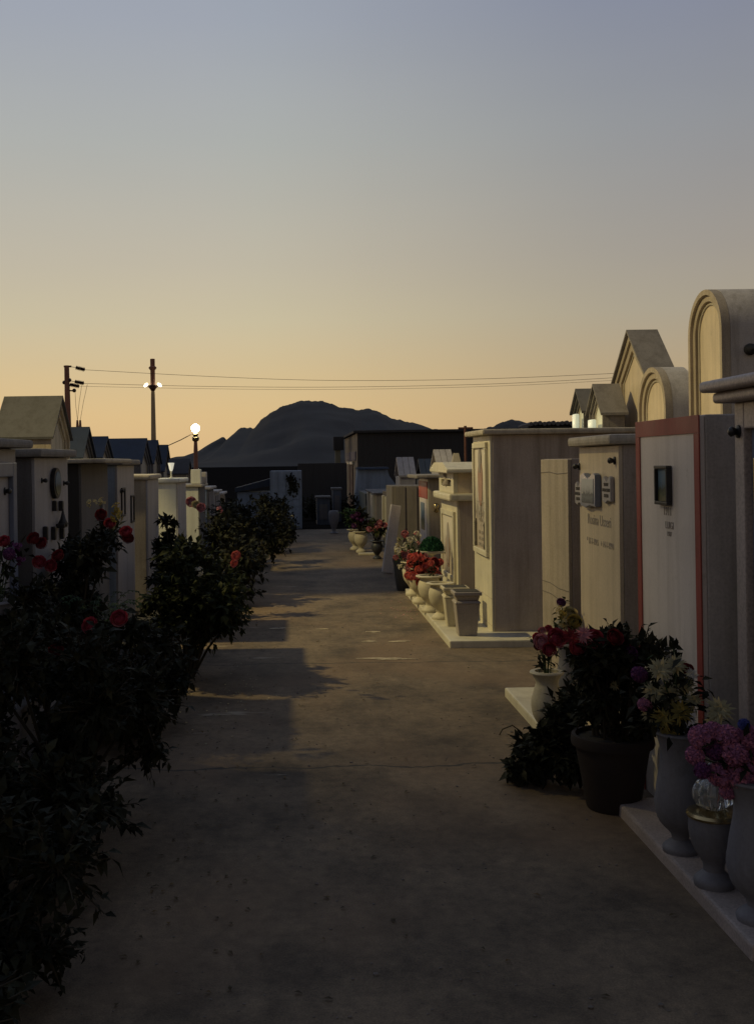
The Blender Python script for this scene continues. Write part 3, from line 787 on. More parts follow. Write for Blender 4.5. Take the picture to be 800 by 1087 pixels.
GS = 'gabled monuments rising behind the right row'
XB = 3.9
def Yb(u, x=XB, v=440): a, b = unroll(u, v); return x * F / a
t = aedicule('arched_tomb', 'tallest arched monument with a lit cream panel at the right edge', 1, XB, Yb(770), Yb(734), Zat(752, 308, 10.3), 1.6, 'arch', M_greyside, M_ochre, m_frame=M_tan, group='arched monuments')
bm = bmesh.new(); bm_lathe(bm, [(.055, 0), (.055, .02), (.03, .03), (.03, .06), (.045, .07), (.003, .09)], 14)
bmesh.ops.rotate(bm, verts=bm.verts[:], cent=(0, 0, 0), matrix=Matrix.Rotation(PI / 2, 3, 'X'))
o = obj('boss', bm, M_darkmetal, t, smooth='auto'); pp = W(795, 371, t.location.y - t_hw if False else Yb(770)); o.location = (pp.x - XB, pp.y - t.location.y, pp.z)
t = aedicule('arched_tomb', 'smaller arched monument with a round framed panel left of the tallest', 1, XB, Yb(709), Yb(679), Zat(697, 391, 12.0), .30, 'arch', M_greyside, M_ochre, m_frame=M_tan, group='arched monuments')
t = aedicule('gabled_tomb', 'tall gabled monument with a steep cement roof and cream front', 1, 4.3, Yb(689, 4.3), Yb(655, 4.3), Zat(664, 353, 13.9), .30, 'gable', M_roofbrown, M_ochre, Zat(686, 398, 13.4), GS, .05, m_frame=M_tan)
t = aedicule('gabled_tomb', 'small gabled monument with an added glow in its white niche', 1, XB, Yb(642), Yb(627), Zat(632, 411, 14.2), .25, 'gable', M_roofbrown, M_white, Zat(642, 437, 13.8), GS, .05)
p = W(637, 441, 13.9)
o = bmesh.new(); bm_box(o, -.03, .03, -.11, .11, -.07, .05, .02); o = obj('highlight_glow_box', o, M_nicheglow, t, smooth='auto'); o.location = (-.08, .0, Zat(638, 441, 14) - .1)  # glowing box added for the highlight in the niche
t = aedicule('gabled_tomb', 'smallest dark roofed gabled monument with an added white glow at its front', 1, XB, Yb(627, XB) + .25, Yb(615) + .25, Zat(618.5, 415, 14.9), .22, 'gable', M_darkside, M_white, Zat(626, 436, 14.7), GS, .04)
p2 = W(619, 442, 14.9)
bm = bmesh.new(); bm_box(bm, -.03, .03, -.09, .09, -.08, .12, .02); o = obj('highlight_glow_box', bm, M_nicheglow, t, smooth='auto'); o.location = (-.08, -.05, Zat(620, 441, 14.9) - .1)  # second added glow box, again for a niche highlight

GLB = 'gabled monuments rising behind the left row'
def lgable(label, xr, ridge_u0, ridge_u1, v_ridge, v_eave, Y, hw, mat, mp=None):
    pr = W(ridge_u1, v_ridge, Y); pe = W(ridge_u1, v_eave, Y - hw); pl = W(ridge_u0, v_ridge, Y)
    return aedicule('gabled_tomb', label, -1, -pr.x, Y - hw, Y + hw, pr.z - .035, max(.3, pr.x - pl.x), 'gable', M_tan if mat is M_roofdark else M_darkside, mp or M_creamd, pe.z, GLB, .03, m_roof=mat)
t = lgable('biggest gabled monument with a broad cement roof at far left', 0, 7, 62, 420, 464, 15.4, .62, M_roofdark)
hwg = .62
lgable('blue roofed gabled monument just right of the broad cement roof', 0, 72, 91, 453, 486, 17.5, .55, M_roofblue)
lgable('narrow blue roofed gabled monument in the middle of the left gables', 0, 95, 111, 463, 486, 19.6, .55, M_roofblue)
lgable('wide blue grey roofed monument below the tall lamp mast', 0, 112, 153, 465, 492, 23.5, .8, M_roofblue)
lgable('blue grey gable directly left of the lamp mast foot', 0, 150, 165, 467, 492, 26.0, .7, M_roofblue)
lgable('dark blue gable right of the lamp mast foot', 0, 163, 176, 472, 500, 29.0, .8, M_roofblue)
lgable('brown roofed monument behind the white torch', 0, 181, 199, 487, 503, 27.0, .5, M_roofdark)
# grey roofs behind the right row, in front of the dark building
GSR = 'roofs of monuments behind the far right tombs'
def rblock(label, u0, u1, v0, v1, Y, mat, roof=.4, nm='gabled_tomb'):
    a = W(u0, v0, Y); b = W(u1, v1, Y)
    t = thing(nm, label, 'monument', ((a.x + b.x) / 2, Y + .5, 0), 0, GSR)
    hx = (b.x - a.x) / 2; zr = a.z; ze = a.z - roof
    box_part('body', mat, t, -hx, hx, -.45, .45, -.01, ze, .005)
    bm = bmesh.new(); n = max(3, int(hx * 2 / .14))
    for i in range(n):
        x0 = -hx - .02 + (2 * hx + .04) * i / n; x1 = x0 + (2 * hx + .04) / n * .93
        for s_ in (-1, 1):
            bm_prism_x(bm, [(0, zr), (s_ * .5, ze - .02), (s_ * .5, ze + .02), (0, zr + .035)], x0, x1)
    obj('roof', bm, mat, t)
    return t
rblock('grey roofed monument with a tall front, left of the ribbed one', 424, 441, 487, 500, 21.5, M_lilac, .35)
rblock('blue grey monument roof between the two tall grey ones', 448, 466, 489, 500, 19.5, M_roofblue, .35)
rblock('ribbed grey roof peeking above the two tier tomb', 465, 482, 479, 490, 18.0, M_greyside, .3)
# stepped pale shape
a = W(379, 498, 30); b = W(410, 498, 30); c = W(423, 520, 30); d = W(377, 522, 30)
t = thing('stepped_tomb', 'blue grey stepped slab tomb in front of the dark building', 'monument', ((a.x + b.x) / 2, 30, 0))
cx = t.location.x
bm = bmesh.new()
o2 = bmesh.new(); pr = [(d.x - cx, 0), (d.x - cx, d.z), (a.x - cx, a.z), (b.x - cx, b.z), (b.x - cx + .05, b.z - .18), (c.x - cx, c.z), (c.x - cx, 0)]
f0 = [o2.verts.new((x, -.3, z)) for x, z in pr]; f1 = [o2.verts.new((x, .5, z)) for x, z in pr]
o2.faces.new(f0); o2.faces.new(f1[::-1])
for i in range(len(pr)): o2.faces.new((f0[i], f1[i], f1[(i + 1) % len(pr)], f0[(i + 1) % len(pr)]))
bmesh.ops.recalc_face_normals(o2, faces=o2.faces[:]); join(bm, o2); obj('body', bm, M_bluewhite, t)
bm = bmesh.new(); bm_prism_x(bm, [(-.45, a.z), (.55, a.z), (.5, a.z + .05), (-.4, a.z + .05)], a.x - cx - .03, b.x - cx + .03); obj('cap', bm, M_roofblue, t)
# little obelisk above the two tier tomb
p = W(484, 497, 16.5)
t = thing('obelisk', 'small cream pointed obelisk standing behind the two tier tomb', 'obelisk', (p.x, p.y, 0))
bm = bmesh.new(); bm_box(bm, -.12, .12, -.12, .12, -.01, p.z - .05, .006); obj('pedestal', bm, M_brownside, t)
bm = bmesh.new(); zt = Zat(484, 481, 16.5)
b2 = bmesh.new(); r = bmesh.ops.create_cone(b2, segments=4, radius1=.13, radius2=.05, depth=zt - p.z + .05, cap_ends=True); join(bm, b2, Matrix.Translation((0, 0, (zt + p.z - .05) / 2 + .001)) @ Matrix.Rotation(PI / 4, 4, 'Z')); obj('spire', bm, M_creamd, t)
# iron cross on a pole
p = W(493.5, 452, 17)
t = thing('iron_cross', 'thin rusty iron cross on a tall post behind the two tier tomb', 'cross', (p.x, 17, 0))
bm = bmesh.new(); bm_tube(bm, [(0, 0, 0), (0, 0, p.z)], .022, 8); obj('post', bm, M_iron, t)
bm = bmesh.new(); bm_tube(bm, [(-.11, 0, p.z - .035), (.12, 0, p.z - .035)], .014, 8); obj('crossbar', bm, M_iron, t)
# corrugated shed roof beyond the big tomb
a = W(566, 449, 24); b = W(618, 448, 24)
t = thing('shed', 'dark shed with a corrugated roof line behind the big corner tomb', 'shed', ((a.x + b.x) / 2, 24.6, 0))
hx = (b.x - a.x) / 2 + .1
box_part('wall', M_black, t, -hx, hx, -.5, .5, -.01, a.z - .06, .005)
bm = bmesh.new(); n = 13
for i in range(n): bm_tube(bm, [(-hx + 2 * hx * (i + .5) / n, -.6, a.z - .02 + .01 * (i % 3)), (-hx + 2 * hx * (i + .5) / n, .6, a.z - .05)], hx / n * .98, 8)
obj('roof', bm, M_darkside, t, smooth='auto')

# ------------------------------------------------------------------ far buildings
a = W(380, 457, 34); b = W(520, 459, 34)
t = thing('far_building', 'dark flat roofed building below the mountain with a lit side door', 'building', (a.x, 34, 0))
bx = b.x - a.x + 2
box_part('wall', M_black, t, 0, bx, .0, 9, -.01, a.z - .08, .01)
box_part('roof', M_black, t, -.15, bx + .1, -.12, 9.1, a.z - .079, a.z, .01)
zz = lambda v: Zat(372, v, 38)
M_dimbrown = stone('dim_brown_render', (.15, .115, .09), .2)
box_part('side_wall', M_dimbrown, t, -.03, -.001, .05, 8.9, 0, a.z - .082, 0)
d = box_part('door', stone('red_brown_door', (.10, .035, .025), .3), t, -.06, -.031, 2.8, 5.6, 0, zz(494), .005)
bm = bmesh.new(); bm_box(bm, -.1, -.031, 2.2, 6.2, zz(493), zz(490), .01); obj('door_lintel', bm, M_cream, d)
box_part('sign_panel', stone('violet_panel', (.11, .09, .15), .2), t, -.06, -.031, .8, 7.4, zz(489), zz(480), .005)
p = W(359, 520, 40)
t = thing('gate_pillar', 'pale green gate pillar left of the dark building', 'pillar', (p.x, 40, 0))
z1 = Zat(359, 478, 40)
box_part('shaft', stone('pale_green_render', (.30, .28, .20), .2), t, -.1, .1, -.1, .1, -.01, z1, .01)
box_part('cap', M_black, t, -.16, .22, -.16, .16, z1 + .001, z1 + .5, .01)
# pale walled tomb closing the left end
a = W(286.5, 500, 26); b = W(320, 500, 26)
t = thing('wall_tomb', 'pale blue tiled tomb wall with dark wreath closing the path at far left', 'tomb', ((a.x + b.x) / 2, 26.5, 0), 0, GL)
hx = (b.x - a.x) / 2
box_part('body', M_bluewhite, t, -hx, hx, -.5, .5, -.01, a.z, .008)
bm = bmesh.new()
for i in range(4):
    for j in range(8): bm_box(bm, -hx + .02 + i * (hx * 2 - .04) / 4, -hx + .012 + (i + 1) * (hx * 2 - .04) / 4, -.512, -.501, .03 + j * (a.z - .05) / 8, .022 + (j + 1) * (a.z - .05) / 8, .002)
obj('tiling', bm, M_bluewhite, t)
bm = bmesh.new(); r_ = random.Random(4)
for i in range(140):
    q = Vector((.17 + r_.gauss(0, .07), -.53, 1.0 + r_.gauss(0, .1)) if i % 3 else (.12 + r_.gauss(0, .03), -.53, 1.2 + r_.gauss(0, .04)))
    add_leaf(bm, q, rvec(r_), Vector((0, -1, .2)), .09, .05)
obj('wreath', bm, M_leafd, t, recalc=False)
a2 = W(250, 518, 27); b2_ = W(288, 511, 27)
o = bmesh.new(); bm_prism_x(o, [(-.4, 0), (.4, 0), (.4, a2.z), (-.4, a2.z)], -.6, .55)
t = thing('lean_to_roof', 'low sloping slab roof running up to the pale tiled tomb', 'roof', ((a2.x + b2_.x) / 2, 27.2, 0))
o.free(); o2 = bmesh.new(); hx = (b2_.x - a2.x) / 2
pr = [(-hx, a2.z - .1), (hx, b2_.z - .1), (hx, b2_.z + .08), (-hx, a2.z)]
f0 = [o2.verts.new((x, -.5, z)) for x, z in pr]; f1 = [o2.verts.new((x, .6, z)) for x, z in pr]
o2.faces.new(f0); o2.faces.new(f1[::-1])
for i in range(4): o2.faces.new((f0[i], f1[i], f1[(i + 1) % 4], f0[(i + 1) % 4]))
obj('slab', o2, M_roofblue, t)
box_part('support_wall', M_bluewhite, t, -hx + .05, hx - .05, -.4, .5, -.01, a2.z - .101, .005)
# small dim tombs in the gap before the end wall
for u0, u1, v0, Y_, lab in ((336, 350, 527, 27.5, 'small dim bluish tomb at the far end of the path'), (353, 362, 518, 28.6, 'narrow dim tomb beside the small bluish one at the far end')):
    a = W(u0, v0, Y_); b = W(u1, v0, Y_); hx = (b.x - a.x) / 2
    t = thing('wall_tomb', lab, 'tomb', ((a.x + b.x) / 2, Y_ + .4, 0), 0, 'dim tombs closing the far end')
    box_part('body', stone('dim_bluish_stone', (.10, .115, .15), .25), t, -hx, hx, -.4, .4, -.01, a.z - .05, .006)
    box_part('cap', M_darkside, t, -hx - .03, hx + .03, -.43, .43, a.z - .049, a.z, .008)
    box_part('front_slab', M_darkside, t, -hx * .6, hx * .6, -.42, -.401, .12, a.z - .2, .004)
# dark hedge closing the alley
a = W(316, 492, 31); b = W(368, 492, 31)
t = thing('end_wall', 'dark unlit wall closing the far end of the path below the mountain', 'wall', ((a.x + b.x) / 2, 31.2, 0))
hx = (b.x - a.x) / 2
box_part('wall', M_black, t, -hx, hx, -.15, .15, -.01, a.z, .01)
bush('low dark shrubs at the foot of the dark end wall', 'shrub', (.75, 29.5, 0), [(x, rnd.uniform(-.1, .1), z, .3) for x in (-.75, -.45, -.15, .15, .45, .75) for z in (.2, .45)], 2200, .09, M_leafd, 'shrub', seed=40)
p = G(352, 573)
for i, (u, lab) in enumerate(((352, 'small dark metal vase by the far hedge'),)):
    bm = bmesh.new(); bm_lathe(bm, smooth_prof([(.09, 0), (.09, .02), (.04, .06), (.1, .25), (.12, .42), (.1, .5)]), 16); o = obj('flower_vase', bm, M_vase, smooth=True); o.location = (.78, 24.0, .0); tag(o, lab, 'vase')

# ------------------------------------------------------------------ poles, wires and lamps
Yp = 45
p = W(71, 388, Yp)
t = thing('power_pole', 'rust red power pole with insulators at left', 'power pole', (p.x, Yp, 0))
lx = lambda u, v: W(u, v, Yp) - Vector((p.x, Yp, 0))
bm = bmesh.new(); bm_tube(bm, [(0.06, 0, 0), (0.03, 0, 3), (0, 0, p.z)], [.15, .13, .10], 10); obj('pole', bm, M_poleiron, t, smooth='auto')
bm = bmesh.new(); bm_tube(bm, [lx(68, 389), lx(76, 389)], .04, 6); obj('crossarm', bm, M_iron, t)
bm = bmesh.new(); bm_tube(bm, [lx(71, 414.5), lx(81, 415)], .03, 6); obj('crossarm', bm, M_iron, t)
for pts in (((80, 390), (83.5, 391.3), (88, 392), (91, 392.6)), ((79, 405), (83, 405.5), (86.5, 406.3), (90, 407)), ((74, 408), (78, 408.7), (82, 409.3), (85, 410.3))):
    bm = bmesh.new(); q = [lx(*a) for a in pts]
    bm_tube(bm, [lx(73, pts[0][1] - 1), q[0]], .012, 5)
    for k in range(7):
        c = q[0].lerp(q[3], .12 + k * .125); d_ = (q[3] - q[0]).normalized()
        bm_tube(bm, [c - d_ * .035, c, c + d_ * .035], [.03, .10, .03], 8)
    obj('insulator', bm, M_ceramic, t, smooth='auto')
for u, v in ((68.5, 406), (74, 403.5), (79, 414.5)):
    bm = bmesh.new(); b2 = bmesh.new(); bmesh.ops.create_icosphere(b2, subdivisions=2, radius=.085); join(bm, b2, Matrix.Translation(lx(u, v))); obj('insulator', bm, M_ceramic, t, smooth=True)
for (u0, v0, u1, v1) in ((80, 416, 82.5, 446), (87, 409, 82.5, 446), (93, 408, 85.5, 446)):
    bm = bmesh.new(); bm_tube(bm, [lx(u0, v0), lx((u0 + u1) / 2 - .5, (v0 + v1) / 2), lx(u1, v1)], .009, 4); obj('down_wire', bm, M_wire, t)
for i, (u, lab) in enumerate(((82.3, 'left rust red terminal post under the power pole wires'), (85.3, 'right rust red terminal post under the power pole wires'))):
    q = W(u, 446, Yp); bm = bmesh.new(); bm_tube(bm, [(0, 0, 0), (0, 0, q.z - .3), (0, 0, q.z)], [.07, .06, .04], 8); o = obj('terminal_post', bm, M_poleiron); o.location = (q.x, Yp + .01, 0); tag(o, lab, 'post', 'terminal posts')
for i, (pts, lab) in enumerate((([(90, 392.5), (210, 399), (330, 403.5), (450, 403.5), (560, 400.5), (700, 394)], 'highest power line crossing the sky'), ([(89, 407), (210, 410), (330, 411), (450, 409.5), (560, 406), (700, 398)], 'middle power line crossing the sky'), ([(85, 410), (210, 412.5), (330, 413.5), (450, 412), (560, 408.5), (700, 401)], 'lowest power line crossing the sky'))):
    bm = bmesh.new(); P_ = [W(u, v, Yp + .5) for u, v in pts]
    base = P_[0].copy(); 
    Q = []
    for k in range(len(P_) - 1):
        for j in range(6):
            tt = j / 6; a, b, c, d_ = P_[max(0, k - 1)], P_[k], P_[k + 1], P_[min(len(P_) - 1, k + 2)]
            Q.append(.5 * (2 * b + (c - a) * tt + (2 * a - 5 * b + 4 * c - d_) * tt ** 2 + (3 * b - a - 3 * c + d_) * tt ** 3) - base)
    Q.append(P_[-1] - base)
    bm_tube(bm, Q, (.0085, .008, .006)[i], 5); o = obj('power_line', bm, M_wire); o.location = base; tag(o, lab, 'power line', 'power lines')
# tall lamp mast
Ym = 55
p = W(162, 381, Ym); lx = lambda u, v: W(u, v, Ym) - Vector((p.x, Ym, 0))
t = thing('lamp_mast', 'tall tapered lamp mast with two small lit lamps at left', 'lamp mast', (p.x, Ym, 0))
zl = Zat(162, 411, Ym)
M_mast = stone('mast_concrete', (.62, .45, .26), .2)
bm = bmesh.new(); bm_lathe(bm, [(.16, 0), (.15, 1), (.10, zl - .35), (.09, zl - .2)], 14); obj('pole', bm, M_mast, t, smooth='auto')
bm = bmesh.new(); bm_lathe(bm, [(.09, zl - .199), (.13, zl - .12), (.22, zl), (.24, zl + .06), (.12, zl + .12)], 14); obj('collar', bm, M_iron, t, smooth='auto')
zk = Zat(162, 391, Ym)
bm = bmesh.new(); bm_lathe(bm, [(.12, zl + .121), (.12, zk - .1), (.2, zk), (.2, zk + .05), (.12, zk + .12), (.12, p.z), (.06, p.z + .01)], 14); obj('upper_pole', bm, M_poleiron, t, smooth='auto')
for s_ in (-1, 1):
    bm = bmesh.new(); bm_tube(bm, [(s_ * .2, 0, zl + .03), (s_ * .3, -.02, zl + .06)], .03, 6); ar = obj('lamp_arm', bm, M_iron, t)
    bm = bmesh.new(); b2 = bmesh.new(); bmesh.ops.create_icosphere(b2, subdivisions=2, radius=.10); join(bm, b2, Matrix.Translation((s_ * .34, -.05, zl + .11)) @ Matrix.Rotation(s_ * .7, 4, 'Y') @ Matrix.Diagonal((1.3, .9, .75, 1))); obj('bulb', bm, M_bulb, ar, smooth=True)
# path lamp
Yl = 32
p = W(207.5, 454.5, Yl)
t = thing('street_lamp', 'brightly lit globe street lamp on a dark post left of the mountain', 'street lamp', (p.x, Yl, 0))
bm = bmesh.new(); bm_lathe(bm, [(.10, 0), (.10, .3), (.07, .34), (.062, p.z - .65), (.05, p.z - .4)], 12); obj('post', bm, M_poleiron, t, smooth='auto')
bm = bmesh.new(); bm_lathe(bm, [(.05, p.z - .399), (.10, p.z - .36), (.11, p.z - .28), (.06, p.z - .24), (.09, p.z - .17), (.05, p.z - .13)], 14); cl = obj('lamp_collar', bm, M_brass, t, smooth='auto')
bm = bmesh.new(); b2 = bmesh.new(); bmesh.ops.create_uvsphere(b2, u_segments=20, v_segments=12, radius=.12); join(bm, b2, Matrix.Translation((0, 0, p.z))); obj('globe', bm, M_lamp, t, smooth=True)
q0 = W(180, 472, Yl) - Vector((p.x, Yl, 0)); q1 = W(205, 460, Yl) - Vector((p.x, Yl, 0))
bm = bmesh.new(); bm_tube(bm, [q1, q0.lerp(q1, .5) + Vector((0, 0, -.02)), q0 + (q0 - q1) * .6], .014, 5); obj('feed_wire', bm, M_wire, t)

# ------------------------------------------------------------------ plinths on the right
def plinth(label, x0, x1, y0, y1, h, mat=M_creamd):
    o = bmesh.new(); bm_box(o, 0, x1 - x0, 0, y1 - y0, -.01, h, .012); o = obj('plinth', o, mat); o.location = (x0, y0, 0)
    return tag(o, label, 'plinth', 'stone plinths along the right')
plinth('nearest pink grey stone plinth at lower right with the pale vases', 1.41, 1.64, 3.42, 4.92, .055, M_pink)
plinth('short cream plinth half hidden by the dark bush', 1.37, 1.64, 5.5, 7.3, .06, M_cream)
plinth('long lit cream plinth in front of the big corner tomb', 1.265, 4.0, 9.18, 12.98, .062, M_cream)
for o in list(C.objects):
    if o.name.startswith('plinth') and abs(o.location.y - 9.18) < .01:
        pass
PH = .062

# ------------------------------------------------------------------ vases, pots
def urn(name, label, loc, prof, mat, n=36, flute=0, fl=(0, 0), fn=12, twist=0, cat='vase', group=None, lip=None, sc_=1):
    t = thing(name, label, cat, loc, rnd.uniform(0, 1), group)
    # foot, body, lip split by height
    zs = [z for r, z in prof]
    foot = prof[:3]; body = prof[2:]
    bm = bmesh.new(); bm_lathe(bm, smooth_prof(foot, 4), n); obj('foot', bm, mat, t, smooth='auto')
    bm = bmesh.new(); bm_lathe(bm, smooth_prof(body, 5), n, flute=flute, flute_n=fn, fl=fl, twist=twist); obj('body', bm, mat, t, smooth='auto')
    if lip:
        bm = bmesh.new(); r, z = prof[-1]
        bm_lathe(bm, [(r * .85, z - .002), (r + lip, z + .001), (r + lip + .004, z + .008), (r + lip, z + .015), (r * .8, z + .016), (r * .75, z - .05)], n); obj('lip', bm, mat, t, smooth='auto')
    return t
GV = 'pale stone vases on the nearest plinth'
v1 = (1.475, 4.24, .055)
P1 = [(.066, 0), (.066, .022), (.032, .05), (.04, .075), (.078, .12), (.094, .18), (.088, .26), (.074, .34), (.072, .40), (.086, .455)]
urn('flower_vase', 'tall pale stone vase holding cream chrysanthemums on the near plinth', v1, P1, M_vase, 48, .035, (.08, .22), 12, 9, group=GV, lip=.006)
v3 = (1.505, 3.60, .055)
urn('flower_vase', 'tall pale stone vase under pink pompoms at the lower right edge', v3, P1, M_vase, 48, .035, (.08, .22), 12, 9, group=GV, lip=.006)
v2 = (1.475, 3.90, .055)
t = urn('votive_lantern', 'squat stone votive lantern with brass rim and cut glass top between the tall vases', v2, [(.068, 0), (.068, .025), (.036, .055), (.04, .085), (.066, .13), (.084, .19), (.084, .245)], M_vase, 40, .03, (.09, .2), 12, 9, cat='lantern')
bm = bmesh.new(); bm_lathe(bm, [(.08, .246), (.09, .248), (.093, .256), (.088, .266), (.06, .276), (.045, .278)], 36); obj('rim', bm, M_brass, t, smooth='auto')
bm = bmesh.new(); bm_lathe(bm, smooth_prof([(.04, .279), (.062, .30), (.066, .335), (.05, .37), (.03, .385), (.02, .40), (.026, .42), (.012, .44)], 4), 40, flute=.07, flute_n=10, fl=(.28, .4)); obj('glass_globe', bm, M_glass, t, smooth='auto')
# square tapered pots and urns on the long plinth
def square_pot(label, loc, w0, w1, h, mat, rz=0, group=None):
    t = thing('square_pot', label, 'pot', loc, rz, group)
    def frustum(bm, a, b, z0, z1):
        v0 = [bm.verts.new((x * a, y * a, z0)) for x, y in ((-1, -1), (1, -1), (1, 1), (-1, 1))]; v1 = [bm.verts.new((x * b, y * b, z1)) for x, y in ((-1, -1), (1, -1), (1, 1), (-1, 1))]
        bm.faces.new(v0[::-1]); bm.faces.new(v1)
        for i in range(4): bm.faces.new((v0[i], v0[(i + 1) % 4], v1[(i + 1) % 4], v1[i]))
    bm = bmesh.new(); frustum(bm, w0, w1 * .93, 0, h * .74)
    b = obj('body', bm, mat, t)
    md = b.modifiers.new('edge', 'BEVEL'); md.width = .006; md.segments = 2
    bm = bmesh.new(); frustum(bm, w1 * 1.02, w1 * .88, h * .741, h * .80); frustum(bm, w1 * .82, w1 * .95, h * .801, h * .92); frustum(bm, w1 * 1.08, w1 * 1.08, h * .921, h)
    b = obj('rim', bm, mat, t); md = b.modifiers.new('edge', 'BEVEL'); md.width = .006; md.segments = 2
    bm = bmesh.new(); frustum(bm, w1 * .9, w1 * .9, h + .001, h + .004); obj('soil', bm, M_soil, t)
    return t
GP = 'pots and urns on the long plinth'
square_pot('dark square tapered pot standing nearest on the long plinth', (W(494, 600, 9.5).x, 9.5, PH), .078, .112, .385, M_potgrey, 0, GP)
square_pot('lit square tapered pot right behind the dark square one', (W(482, 600, 10.05).x, 10.05, PH), .078, .112, .36, M_vasec, 0, GP)
PU = [(.085, 0), (.085, .03), (.04, .07), (.05, .1), (.10, .17), (.118, .25), (.105, .31), (.085, .335), (.125, .355)]
uu = []
for i, (u, Y, s_, lab) in enumerate(((467, 10.45, .95, 'round lit stone urn beside the square pots'), (456, 10.95, 1.0, 'middle round stone urn on the long plinth'), (446.5, 11.6, 1.05, 'round stone urn under the red flowers'), (439, 12.3, 1.05, 'farthest round stone urn at the plinth end'))):
    x = W(u, 640, Y).x
    t = urn('stone_urn', lab, (x, Y, PH), [(r * s_, z * s_) for r, z in PU], M_vasec, 32, group=GP, lip=.012, cat='urn')
    uu.append((x, Y, PH + .37 * s_))
# dark tall vase behind
p = W(428, 600, 13.3)
bm = bmesh.new(); bm_lathe(bm, smooth_prof([(.08, 0), (.1, .1), (.12, .3), (.14, .4)], 4), 18); o = obj('flower_pot', bm, M_darkpot, smooth='auto'); o.location = (p.x, 13.3, 0); tag(o, 'dark pot just past the far end of the long plinth', 'pot')

# ------------------------------------------------------------------ bouquets
def bouquet(label, base, spots, leaf_n=120, leaf=.07, mat=M_leafm, spread=.15, h=.18, seed=1, cat='bouquet', name='bouquet'):
    """spots: (kind, petal material, world point, radius)"""
    r = random.Random(seed)
    t = thing(name, label, cat, base)
    B = Vector(base)
    bs, bl = bmesh.new(), bmesh.new()
    for kind, fm, p, fr in spots:
        q = Vector(p) - B
        d = Vector((q.x * .6 + r.uniform(-.2, .2) - .15, q.y * .6 - .75 + r.uniform(-.2, .2), max(.15, q.z * .9) + .25))
        blossom(t, kind, fm, q, fr, d)
        bm_tube(bs, [(r.uniform(-.02, .02), r.uniform(-.02, .02), -.06), (q.x * .45, q.y * .45, q.z * .55), q], [.004, .0035, .003], 4)
    for i in range(leaf_n):
        if spots:
            q = Vector(spots[r.randrange(len(spots))][2]) - B
        q = q * r.uniform(.25, .95) + rvec(r) * spread * .45
        if q.z < .01: q.z = .01 + r.random() * .05
        add_leaf(bl, q, rvec(r) + Vector((q.x, q.y, .1)) * 2, Vector((0, 0, 1)) + rvec(r) * .6, leaf * r.uniform(.6, 1.3), leaf * .45)
    obj('stems', bs, M_greenstem, t); obj('leaves', bl, mat, t, recalc=False)
    return t
def px(lst, Y, jit=.06, r=random.Random(3)):
    return [(k, m, W(u, v, Y + (r.uniform(-jit, jit))), rad) for k, m, u, v, rad in lst]
# near: cream chrysanthemums with a violet one
bouquet('cream and yellow chrysanthemums with a violet bloom in the tall near vase', (v1[0], v1[1], .51), px([
    ('daisy', M_petcream, 700, 712, .058), ('daisy', M_petcream, 716, 707, .055), ('daisy', M_petcream, 692, 735, .055), ('daisy', M_petcream, 710, 738, .062),
    ('daisy', M_petcream, 727, 728, .05), ('daisy', M_petyel, 703, 763, .058), ('daisy', M_petyel, 722, 756, .06), ('daisy', M_petcream, 690, 758, .045), ('daisy', M_petcream, 736, 745, .045),
    ('daisy', M_petyel, 712, 775, .05), ('pompom', M_petviolet, 678, 716, .034), ('pompom', M_petmag, 684, 748, .03), ('rose', M_petred, 728, 713, .03), ('daisy', M_petwhite, 733, 716, .03)], 4.24), 200, .065, M_leafd, .22, seed=5)
# dark curly sprig on top
bs = bmesh.new(); bl = bmesh.new(); r_ = random.Random(8)
q = [W(u, v, 4.28) - Vector(v1) for u, v in ((707, 765), (708, 720), (703, 697), (695, 694), (686, 700))]
bm_tube(bs, q, .003, 5); q2 = [W(u, v, 4.28) - Vector(v1) for u, v in ((711, 765), (716, 720), (716, 698), (714, 686))]; bm_tube(bs, q2, .004, 5)
for c in q[2:] + q2[1:]:
    for k in range(7): add_leaf(bl, c + rvec(r_) * .012, rvec(r_) + Vector((0, 0, .5)), Vector((0, -1, .3)), .036, .02)
t = thing('leafy_sprig', 'dark curling leafy sprig above the cream chrysanthemums', 'sprig', v1)
obj('stem', bs, M_greenstem, t); obj('leaves', bl, M_leafd, t, recalc=False)
# big single daisy further back
t = bouquet('single large cream daisy between the violet and pink flowers', (W(764, 790, 4.0).x, 4.0, .35), px([('daisy', M_petcream, 763, 754, .062), ('daisy', M_petcream, 757, 764, .04)], 3.98, .01), 24, .05, M_leafd, .08, seed=9)
# pink pompoms
bouquet('pink and violet hydrangea pompoms in the vase at the right edge', (v3[0], v3[1], .51), px([
    ('pompom', M_petmag, 742, 782, .040), ('pompom', M_petmag, 756, 776, .036), ('pompom', M_petmag, 771, 782, .040), ('pompom', M_petmag, 737, 802, .034), ('pompom', M_petviolet, 759, 797, .036), ('pompom', M_petmag, 779, 801, .044),
    ('pompom', M_petmag, 793, 783, .046), ('pompom', M_petmag, 762, 822, .044), ('pompom', M_petmag, 785, 822, .05), ('pompom', M_petviolet, 745, 818, .030), ('pompom', M_petmag, 805, 805, .046), ('pompom', M_petblue, 789, 769, .022), ('pompom', M_petmag, 772, 840, .03)], 3.6, .03), 90, .05, M_leafd, .12, seed=6)
